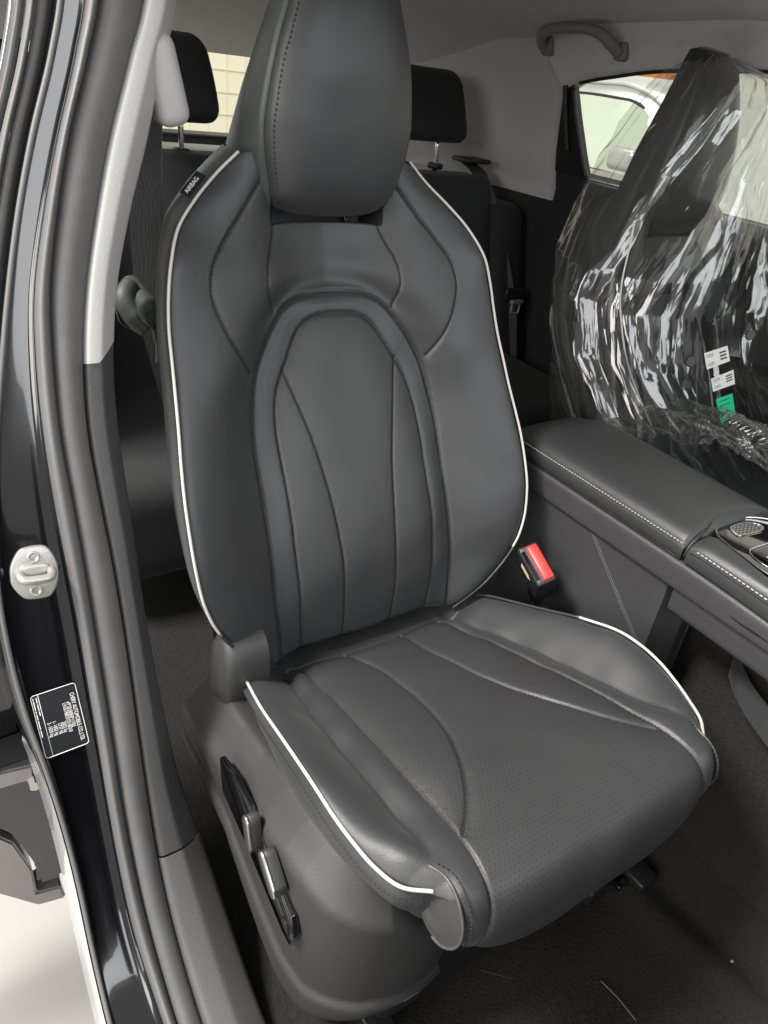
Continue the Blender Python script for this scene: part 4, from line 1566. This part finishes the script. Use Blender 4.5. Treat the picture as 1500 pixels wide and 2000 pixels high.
def front_warp(r, y):
    r = r.copy()
    k = float(sstep(.24, -.10, y))
    r[:, 2] -= .012 * k
    w = np.clip((r[:, 0] - X0) / .046, 0, 1)
    r[:, 0] -= w * .030 * float(np.clip((.235 - y) / .12, 0, 1)) * .8
    f = float(sstep(.228, .238, y))
    r[:, 2] = .513 + (r[:, 2] - .513) * (1 - .12 * f ** 2)
    return r


fp = ysweep("front_pad", SF, -.45, .2385, "console_leather", con, n=60, seg=50, warp=front_warp)
e = np.array([front_warp(np.array([[X0 - .0004, y, .5375]]), y)[0] for y in np.linspace(-.2, .232, 200)])
stitches("pad_stitching", e, "thread_white", fp, pitch=.0064, length=.0044, width=.0016, normal=np.array([-.9, 0, .42]), lift=.0012)
tube("pad_seam", [front_warp(np.array([[X0 - .0012, y, .5325]]), y)[0] for y in np.linspace(-.2, .236, 30)], .0008, "thread_dark", fp, seg=6)
# glossy switch panel with chrome outline and a mesh grille
zp = .5455
PO = [(.358, .100), (.356, .150), (.360, .190), (.366, .222), (.374, .238), (.390, .2475), (.425, .2525), (.462, .248), (.49, .232), (.52, .20), (.53, .10), (.53, -.3), (.34, -.3), (.345, 0.0)]
pc = spline(PO + [PO[0]], 120)[:-1]
rows = []
for k, z in ((1.0, zp - .02), (1.0, zp - .001), (.992, zp), (.6, zp), (.02, zp)):
    cen = pc.mean(0)
    rows.append([(cen[0] + (a - cen[0]) * k, cen[1] + (b - cen[1]) * k, z) for a, b in pc])
gp = loft("switch_panel", rows, "gloss_black", con, closed=True, sharp=40)
tube("chrome_line", [(a, b, zp + .0006) for a, b in spline([(.352, .06), (.354, .150), (.360, .190), (.367, .222), (.376, .239), (.392, .248), (.425, .253), (.462, .248), (.49, .232), (.52, .20)], 60)], .0013, "chrome", gp, seg=8)
rows = []
mq = spline([(.404, .230), (.408, .238), (.418, .2405), (.436, .240), (.450, .236), (.460, .226), (.456, .218), (.444, .216), (.410, .2195), (.402, .222), (.404, .230)], 50)[:-1]
cen = mq.mean(0)
for k, z in ((1.06, zp + .0004), (1.04, zp + .0018), (1.0, zp + .0018), (.98, zp + .0008)):
    rows.append([(cen[0] + (a - cen[0]) * k, cen[1] + (b - cen[1]) * k, z) for a, b in mq])
loft("grille_frame", rows, "chrome", gp, closed=True, sharp=40)
obj("grille_plate", [(cen[0] + (a - cen[0]) * .99, cen[1] + (b - cen[1]) * .99, zp + .0006) for a, b in mq], [tuple(range(len(mq)))], "cast_metal", gp, smooth=False)
# mesh wires: clip diagonal lines to the grille outline
def inside(p):
    c = False
    for (ax, ay), (bx, by) in zip(mq, np.roll(mq, -1, 0)):
        if (ay > p[1]) != (by > p[1]) and p[0] < (bx - ax) * (p[1] - ay) / (by - ay) + ax:
            c = not c
    return c


for dx, dy in ((1, .55), (1, -.55)):
    d = np.array([dx, dy]) / math.hypot(dx, dy)
    nn = np.array([-d[1], d[0]])
    for k in np.arange(-.03, .031, .0048):
        line = [cen + nn * k + d * s for s in np.linspace(-.05, .05, 80)]
        line = [p for p in line if inside(p)]
        if len(line) > 3:
            tube("grille_wire", [(p[0], p[1], zp + .0012) for p in (line[0], line[-1])], .0005, "ink_dark", gp, seg=5)
# cup-holder rim
tube("chrome_line", spline([(.372, .10, zp + .0006), (.369, .155, zp + .0006), (.372, .178, zp + .0006), (.381, .190, zp + .0006), (.396, .192, zp + .0006), (.43, .190, zp + .0006), (.48, .185, zp + .0006)], 60), .0012, "chrome", gp, seg=8)
rbox("cup_holder_lid", (.378, -.1, zp + .0005), (.50, .184, zp + .004), .0018, "gloss_black", gp)
rbox("cup_holder_strip", (.380, .10, zp + .0045), (.395, .168, zp + .0055), .0004, "chrome", gp)

# carpet-side cable cover below the console
cc = ribbon("tunnel_cover", [(.400, .155, .37), (.398, .13, .345), (.395, .09, .325), (.39, .04, .315), (.385, -.05, .32)], (.010, .008, .018), .006, "fabric_black", con, n=30)

# ---- belt buckle
bk = thing("belt_buckle", "black belt buckle with red release button between seat and console", "belt buckle")
Rb = Matrix.Rotation(math.radians(20), 3, 'X') @ Matrix.Rotation(math.radians(-30), 3, 'Y') @ Matrix.Rotation(math.radians(-6), 3, 'Z')
pv = Vector((.283, .445, .360))
eb = Rb.to_euler()
rbox("buckle_body", (.2655, .408, .345), (.3010, .482, .412), .006, "black_plastic", bk, seg=4, rot=(pv, eb))
rbox("release_button", (.2790, .4135, .4085), (.2975, .4765, .4155), .0035, "red_plastic", bk, seg=3, rot=(pv, eb))
rbox("button_slot", (.2690, .418, .4085), (.2755, .472, .4128), .0008, "gloss_black", bk, seg=1, rot=(pv, eb))
rbox("buckle_stalk", (.276, .430, .22), (.290, .462, .354), .003, "black_plastic", bk, rot=(pv, eb))
R4 = Matrix.Translation(pv) @ Rb.to_4x4() @ Matrix.Translation(-pv)
for i, ln_ in enumerate((.026, .030, .024)):      # gold small print, too fine to read
    mk = rbox("buckle_print", (.2650, .463 - ln_, .389 - i * .0058), (.2656, .463, .3912 - i * .0058), 0, "gold_ink", bk)
    mk.data.transform(R4)

# ================================================================== FRONT OF THE CABIN (closes the footwell)
dash = rbox("dashboard", (-.36, -1.05, .34), (1.16, -.52, .72), .06, "black_plastic", seg=4)
tag(dash, "dark dashboard at the front of the cabin", "dashboard")
fw = rbox("firewall", (-.42, -1.0, -.05), (1.16, -.82, .40), .02, "carpet")
tag(fw, "carpeted bulkhead in front of the footwell", kind="structure")

hp_ = rbox("unseen_hinge_pillar", (-.56, -.95, -.32), (-.36, -.70, 1.02), .05, "black_plastic", seg=4)  # unseen block, added so the glossy jamb reflects something dark
tag(hp_, "unseen dark hinge pillar, added for the glossy door jamb to reflect", kind="structure")

# ================================================================== WRAPPED SEAT BEYOND THE CONSOLE
DX, DY = .925, .125
ws = thing("wrapped_seat", "black front seat beyond the console, inside the clear plastic", "car seat")


def moved(o, dx, dy, parent, material=None):
    c = o.copy()
    if material:
        c.data = o.data.copy()
        c.data.materials.clear()
        c.data.materials.append(M[material])
    COL.objects.link(c)
    c.parent = parent
    c.location = (dx, dy, 0)
    return c


for part in (backrest, headrest):
    np_ = moved(part, DX, DY, ws, "leather_dark")
    np_.location = (DX, DY, -.050)
    for ch in part.children:
        if ch.name.split(".")[0] in ("seam_stitching", "side_stitching", "hem", "piping", "airbag_tag", "tag_lettering", "seam_cord", "headrest_post", "post_clip", "slot_lining", "belt_guide"):
            continue
        moved(ch, 0, 0, np_, "leather_dark" if "perf" in ch.data.materials[0].name else "shell_gloss")
rbox("seat_cushion", (.62, .10, .20), (1.10, .70, .36), .05, "leather_dark", ws, seg=4)


# ---- clear film draped over it
def noise1(x, seed, octs=4):
    r = np.random.default_rng(seed)
    o = np.zeros_like(x)
    a = 1.0
    f = 1.0
    for k in range(octs):
        ph, fr = r.uniform(0, 6.28, 3), r.uniform(.8, 1.25, 3)
        for p_, q_ in zip(ph, fr):
            o += a * np.sin(x * f * q_ * 6.28 + p_) / 3
        a *= .55
        f *= 2.1
    return o


def build_film():
    nz, na = 220, 420
    Z = np.linspace(.34, 1.130, nz)
    A = np.linspace(math.radians(-205), math.radians(40), na)     # angle round the seat, 0 = towards +x, -90 = towards the camera
    left = np.interp(Z, [.34, .45, .55, .66, .76, .85, .93, 1.0, 1.050, 1.085, 1.108, 1.130], [.650, .635, .622, .612, .622, .665, .715, .755, .785, .812, .842, .90])
    right = np.interp(Z, [.34, .66, .85, 1.0, 1.07, 1.11, 1.130], [1.18, 1.20, 1.16, 1.12, 1.09, 1.06, .97])
    hw, cx = (right - left) / 2, (right + left) / 2
    hb = np.interp(Z, [.34, .5, .66, .76, .85, .93, 1.0, 1.05, 1.10, 1.130], [.22, .205, .185, .175, .165, .150, .140, .13, .10, .012])
    cy = np.interp(Z, [.34, .5, .66, .8, .93, 1.165], [.70, .735, .79, .83, .86, .865])
    aa, zz = np.meshgrid(A, Z)
    n = 2.6
    ca, sa = np.cos(aa), np.sin(aa)
    rad = (np.abs(ca) ** n + np.abs(sa) ** n) ** (-1 / n)
    # long folds fanning out from the headrest: flat facets between sharp creases
    def facets(v, seed, step, jit):
        r_ = np.random.default_rng(seed)
        k = np.cumsum(step * r_.uniform(1 - jit, 1 + jit, 200))
        k -= 40 * step
        h = r_.uniform(-1, 1, 200)
        h[::2] = np.abs(h[::2])
        h[1::2] = -np.abs(h[1::2])
        return np.interp(v, k, h)
    w = aa + .12 * noise1(zz * 1.1, 3, 2) + np.interp(zz, [.34, .48, .60, .70, .90, 1.165], [.25, .80, 1.10, 1.12, .62, 0])
    f1 = facets(w, 11, .34, .6)
    f2 = facets(w + .10 * noise1(zz * 2.2 + aa * .5, 9, 2), 12, .11, .7)
    f3 = facets(zz * 1.0 + .55 * aa + .08 * noise1(aa * 1.4, 8, 2), 13, .10, .7)
    f4 = facets(zz * 1.3 - .35 * aa + .05 * noise1(aa * 2.4, 7, 2), 14, .055, .7)
    low = np.interp(zz, [.34, .62, .80, 1.1], [1.0, 1.0, .45, .3])
    amp = np.interp(zz, [.34, .5, .8, 1.0, 1.10, 1.130], [1.0, 1.0, .95, .8, .6, .1])
    disp = amp * (.0130 * f1 + .0055 * f2 + low * (.0050 * f3 + .0020 * f4 * facets(aa, 15, .3, .5)))
    disp = blur(disp, .8, .8)
    # a loose flap that stands out towards the far bench
    flap = .022 * np.exp(-((aa + math.radians(178)) / .22) ** 2) * np.interp(zz, [.34, .60, .76, .90, 1.0], [.1, .55, 1.0, .35, 0])
    k = 1 + 0 * aa
    X = cx[:, None] + ca * rad * (hw[:, None] * k + disp + flap)
    Y = cy[:, None] + sa * rad * (hb[:, None] * k + disp)
    Zz = zz + .004 * noise1(aa * 3 + zz, 41, 2)
    G = np.stack([X, Y, Zz], -1)
    return G, np.stack([w, zz], -1).reshape(-1, 2)


FG, FUV = build_film()
film = loft("plastic_cover", FG, "clear_film", uv=FUV)
tag(film, "crumpled clear plastic film draped over the far front seat", "plastic cover")

# loose crumpled edge of the film where it gathers on the console
def build_skirt():
    nu, nv = 260, 40
    u = np.linspace(0, 1, nu)
    base = spline([(.560, .660, .47), (.585, .60, .50), (.60, .55, .52), (.62, .48, .535), (.64, .42, .54), (.66, .36, .535), (.68, .30, .53), (.70, .22, .52)], nu)
    rows = []
    for j, v in enumerate(np.linspace(0, 1, nv)):
        w = noise1(u * 3.2 + v * .6, 51, 4) * .020 + noise1(u * 9 + 2 * v, 52, 3) * .008
        h = .10 * v + .018 * np.sin(v * 9 + u * 14) * (1 - v * .3)
        px = base[:, 0] + .02 + .12 * v + w * (1 - .4 * v)
        py = base[:, 1] + .03 * v + noise1(u * 5 + 3 * v, 53, 3) * .012
        pz = base[:, 2] + h * .55 - .03 * v * v + noise1(u * 6 + 4 * v, 54, 3) * .009
        rows.append(np.stack([px, py, pz], -1))
    return np.array(rows)


SK = build_skirt()
suv = np.stack(np.meshgrid(np.linspace(0, 1.6, SK.shape[1]), np.linspace(0, .25, SK.shape[0])), -1).reshape(-1, 2)
sk = loft("film_edge", SK, "clear_film", film, uv=suv)


# ---- stickers on the seat shell, under and on the film
def on_ray_surface(cx, cz, y):
    return Vector((cx, y, cz))


def card(name, corners, mt, parent, th=.0008):
    c = [Vector(p) for p in corners]
    n = (c[1] - c[0]).cross(c[3] - c[0]).normalized()
    if n.dot(Vector(CAM) - c[0]) < 0:
        n = -n
    v = [p + n * th for p in c] + [p for p in c]
    return obj(name, v, [(0, 1, 2, 3), (7, 6, 5, 4), (0, 4, 5, 1), (1, 5, 6, 2), (2, 6, 7, 3), (3, 7, 4, 0)], mt, parent, smooth=False), n


def ink_lines(o, corners, n, rows, cols=((.08, .9),), mt="ink_dark", hgt=.035):
    a, b, c, d = [Vector(p) for p in corners]
    for r in rows:
        for s0, s1 in cols:
            P = lambda s, t: a + (b - a) * s + (d - a) * t + n * .0012
            q = [P(s0, r), P(s1, r), P(s1, r + hgt), P(s0, r + hgt)]
            obj("print_line", [tuple(x) for x in q], [(0, 1, 2, 3)], mt, o, smooth=False)


YS = .585
def sc_(cs, y=YS):
    """corner list given as (x, z) on the plane y = 0.64, carried forward along the film"""
    return cs


def place(xz, y):
    # a point seen at (x, y=.64, z) moved to plane y along the line of sight
    p = np.array([xz[0], .64, xz[1]])
    k = (y - CAM[1]) / (.64 - CAM[1])
    return tuple(CAM + (p - CAM) * k)


STK = [("paper_label", [(.858, .618), (.932, .628), (.963, .592), (.889, .580)], "label_white", "upper white printed label on the wrapped seat"),
       ("paper_label", [(.917, .556), (.990, .569), (1.018, .533), (.943, .524)], "label_white", "lower white printed label on the wrapped seat"),
       ("paper_label", [(.966, .503), (1.023, .510), (1.071, .451), (1.024, .437)], "label_green", "green sticker on the film of the wrapped seat")]
for nm, cs, mt, lb in STK:
    pts = [place(c, .520) for c in cs]
    o, n = card(nm, pts, mt, None)
    tag(o, lb, "label")
    if mt == "label_white":
        ink_lines(o, pts, n, (.14, .26, .66, .78), ((.06, .36),))
        ink_lines(o, pts, n, (.2, .4, .6), ((.62, .9),), hgt=.10)
    else:
        ink_lines(o, pts, n, (.12, .3), ((.1, .75),), hgt=.03)
        ink_lines(o, pts, n, (.62, .74, .86), ((.08, .6),), hgt=.03)
for i, (px, pz) in enumerate(((.822, .604), (1.005, .645), (1.0, .395))):
    p = place((px, pz), .525)
    bm = bmesh.new()
    bmesh.ops.create_cone(bm, cap_ends=True, segments=20, radius1=.0095, radius2=.0085, depth=.004,
                          matrix=Matrix.Translation(p) @ Matrix.Rotation(math.radians(70), 4, 'X') @ Matrix.Rotation(math.radians(-25), 4, 'Y'))
    ho = from_bm("vent_hole", bm, "ink_dark", film)
# clear tape strip running down the film
tube("tape_strip", [(.578, .68, .866), (.584, .68, .824), (.592, .68, .753), (.621, .68, .685), (.665, .66, .590), (.735, .61, .470)], .0016, "tape_clear", film, seg=6, n=60)

# ================================================================== OUTSIDE
fl = rbox("showroom_floor", (-6, -6, -.42), (9, 12, -.38), 0, "floor_tile")
tag(fl, "pale polished showroom floor under the car", kind="structure")
wl = rbox("showroom_wall", (-8, 6.0, -.38), (8, 6.2, 4.0), 0, "wall_white")
tag(wl, "white showroom wall behind the car", kind="structure")
wl = rbox("showroom_wall", (5.2, -4, -.38), (5.4, 6.0, 4.0), 0, "wall_white")
tag(wl, "white showroom wall beyond the neighbouring car", kind="structure")
wb = thing("window_blind", "cream roller blind with a fine grid seen through the rear window", "blind")
rbox("blind_sheet", (.8, 5.90, -.2), (4.4, 5.93, 3.0), 0, "blind", wb)
rbox("blind_frame", (.62, 5.88, -.2), (.80, 5.95, 3.0), .01, "wall_white", wb)
for k in range(24):
    rbox("blind_slat", (.82 + k * .15, 5.893, -.2), (.828 + k * .15, 5.899, 3.0), 0, "wall_cream", wb)
for k in range(14):
    rbox("blind_slat", (.8, 5.885, .1 + k * .15), (4.4, 5.891, .108 + k * .15), 0, "wall_cream", wb)

# neighbouring silver car
nc = thing("parked_car", "silver car parked beyond the far window", "car")
cxp = 2.40


def car_side(name, pts, x0, x1, mt, inset=.0):
    p = spline(pts + [pts[0]], 120)[:-1]
    c = p.mean(0)
    rows = []
    for k, x in ((1.0, x1), (1.0, x0 + .02), (.985, x0 + .004), (.96, x0), (.5, x0), (.02, x0)):
        q = c + (p - c) * k
        rows.append([(x, a, b) for a, b in q])
    return loft(name, rows, mt, nc, closed=True)


# body: profile swept across the car; windows inset
roofline = [(3.9, .60), (3.75, .80), (3.4, .98), (3.0, 1.06), (2.57, 1.085), (2.435, 1.085), (2.30, 1.062), (2.20, 1.025), (2.05, .94), (1.85, .80), (1.6, .66), (1.2, .60), (.7, .55), (.4, .40), (.35, .0), (.4, -.20), (3.9, -.20), (4.1, .0), (4.05, .45)]
prof = spline(roofline + [roofline[0]], 240)[:-1]
rows = []
for x, kz in ((cxp, 0), (cxp + .25, 1), (cxp + .8, 1.3), (cxp + 1.4, 1.0), (cxp + 1.65, 0)):
    r = []
    for y, z in prof:
        up = float(sstep(.62, 1.0, z))
        r.append((x + (.10 * up if x == cxp else (-.10 * up if x == cxp + 1.65 else 0)), y, z + .045 * kz * up))
    rows.append(r)
loft("car_body", rows, "silver_paint", nc, closed=True, caps=True)


def side_sheet(name, pts, mt, off, thick=.012):
    p = spline(pts + [pts[0]], 110)[:-1]
    c = p.mean(0)
    rows = []
    for k, h in ((1.0, -.01), (1.0, thick * .6), (.985, thick), (.5, thick), (.02, thick)):
        q = c + (p - c) * k
        rows.append([(cxp + .10 * float(sstep(.62, 1.0, z)) - off - h, y, z) for y, z in q])
    return loft(name, rows, mt, nc, closed=True, sharp=35)


side_sheet("window_surround", [(3.35, .745), (3.30, .90), (3.0, 1.015), (2.7, 1.040), (2.47, 1.040), (2.38, 1.036), (2.28, 1.008), (2.20, .970), (2.13, .932), (1.98, .82), (1.93, .735), (2.4, .730), (3.0, .735)], "rubber_dark", .002, .006)
side_sheet("car_window", [(3.32, .755), (3.27, .89), (3.0, 1.003), (2.7, 1.028), (2.47, 1.028), (2.38, 1.024), (2.29, .997), (2.21, .960), (2.14, .922), (2.0, .82), (1.95, .745), (2.4, .740), (3.0, .745)], "tinted_glass", .008, .006)
tube("roof_strip", [(cxp + .115, 3.3, 1.025), (cxp + .10, 2.9, 1.075), (cxp + .098, 2.57, 1.09), (cxp + .098, 2.43, 1.092), (cxp + .10, 2.30, 1.065), (cxp + .098, 2.19, 1.018)], .010, "silver_paint", nc, seg=10, n=50)
side_sheet("belt_moulding", [(3.3, .738), (2.6, .735), (2.2, .742), (1.95, .738), (1.95, .722), (2.4, .716), (3.3, .722)], "chrome", .010, .006)
mw = rbox("wing_mirror", (2.20, 2.055, .770), (2.33, 2.205, .862), .028, "silver_paint", nc, seg=5)
rbox("mirror_foot", (2.30, 2.07, .752), (2.42, 2.14, .790), .010, "gloss_black", nc)
for y in (3.25, 1.05):
    bm = bmesh.new()
    bmesh.ops.create_cone(bm, cap_ends=True, segments=40, radius1=.32, radius2=.32, depth=.22, matrix=Matrix.Translation((cxp + .10, y, -.06)) @ Matrix.Rotation(math.pi / 2, 4, 'Y'))
    bmesh.ops.bevel(bm, geom=[e for e in bm.edges if len(e.link_faces) == 2 and e.calc_face_angle() > 1], offset=.03, segments=3, affect='EDGES')
    from_bm("wheel", bm, "rubber_dark", nc)
cab = rbox("wood_cabinet", (4.2, 3.62, -.38), (4.7, 3.85, 1.30), .01, "orange_wood")
tag(cab, "orange wood cabinet standing behind the silver car", "cabinet")

# ---- open rear door seen past the pillar
rd = thing("open_rear_door", "open black rear door with its hinge and window frame at the left edge", "car door")
def yplate(name, quad, y0, y1, mt, bev=.003):
    bm = bmesh.new()
    vs = [bm.verts.new((x, y0, z)) for x, z in quad]
    f = bm.faces.new(vs)
    r = bmesh.ops.extrude_face_region(bm, geom=[f])
    for v in r["geom"]:
        if isinstance(v, bmesh.types.BMVert):
            v.co.y = y1
    bmesh.ops.recalc_face_normals(bm, faces=bm.faces)
    if bev:
        bmesh.ops.bevel(bm, geom=bm.edges[:], offset=bev, segments=2, affect='EDGES', clamp_overlap=True)
    return from_bm(name, bm, mt, rd)


yplate("door_edge", [(-.80, .78), (-.488, .78), (-.486, .40), (-.480, .20), (-.455, .05), (-.462, -.125), (-.500, -.118), (-.497, -.072), (-.515, .008), (-.55, .070), (-.80, .10)], .60, .68, "car_paint", .006)
yplate("door_cladding", [(-.80, .085), (-.55, .060), (-.519, .010), (-.503, -.066), (-.503, -.128), (-.468, -.138), (-.464, -.172), (-.506, -.160), (-.56, -.082), (-.80, -.02)], .595, .64, "grey_paint", .003)
yplate("hinge_bracket", [(-.53, .205), (-.478, .196), (-.480, .166), (-.50, .170), (-.53, .172)], .560, .60, "grey_paint", .003)
yplate("hinge_leaf", [(-.56, .222), (-.482, .224), (-.482, .216), (-.56, .210)], .55, .60, "black_plastic", .002)
bm = bmesh.new()
bmesh.ops.create_cone(bm, cap_ends=True, segments=6, radius1=.009, radius2=.008, depth=.014, matrix=Matrix.Translation((-.481, .555, .168)) @ Matrix.Rotation(math.pi / 2, 4, 'X'))
from_bm("hinge_bolt", bm, "satin_metal", rd)
# rocker flank under the jamb edge, reflection put into its silver colour
rk = loft("rocker_flank", [[tuple(PIL.at(fa(t) - .004, t, -.004)), tuple(PIL.at(fa(t) - .012, t, -.05)), tuple(PIL.at(fa(t) - .002, t, -.12))] for t in np.linspace(.3, 1.05, 50)], "silver_paint", pillar)
# window frame bands of the rear door, parallel to the pillar
def frame_band(name, o0, o1, mt, h=-.03, r=.004, t0=1.15):
    rows = []
    for t in np.linspace(t0, 1.95, 90):
        c = [(o0 + (o1 - o0) * s, h + r * math.sin(math.pi * s)) for s in np.linspace(0, 1, 8)]
        rows.append([PIL.at(fa(t) - a, np.array(t), np.array(b)) for a, b in c])
    return loft(name, np.array(rows).reshape(90, 8, 3), mt, rd)


frame_band("frame_seal", .001, .0175, "rubber_dark", -.022, .004)
frame_band("frame_strip", .0175, .0255, "rubber", -.024, .006)
frame_band("frame_gap", .0255, .0295, "rubber_dark", -.032, .0)
frame_band("frame_rail", .0295, .037, "grey_paint", -.030, .002)
frame_band("frame_trim", .037, .041, "chrome", -.030, .003)
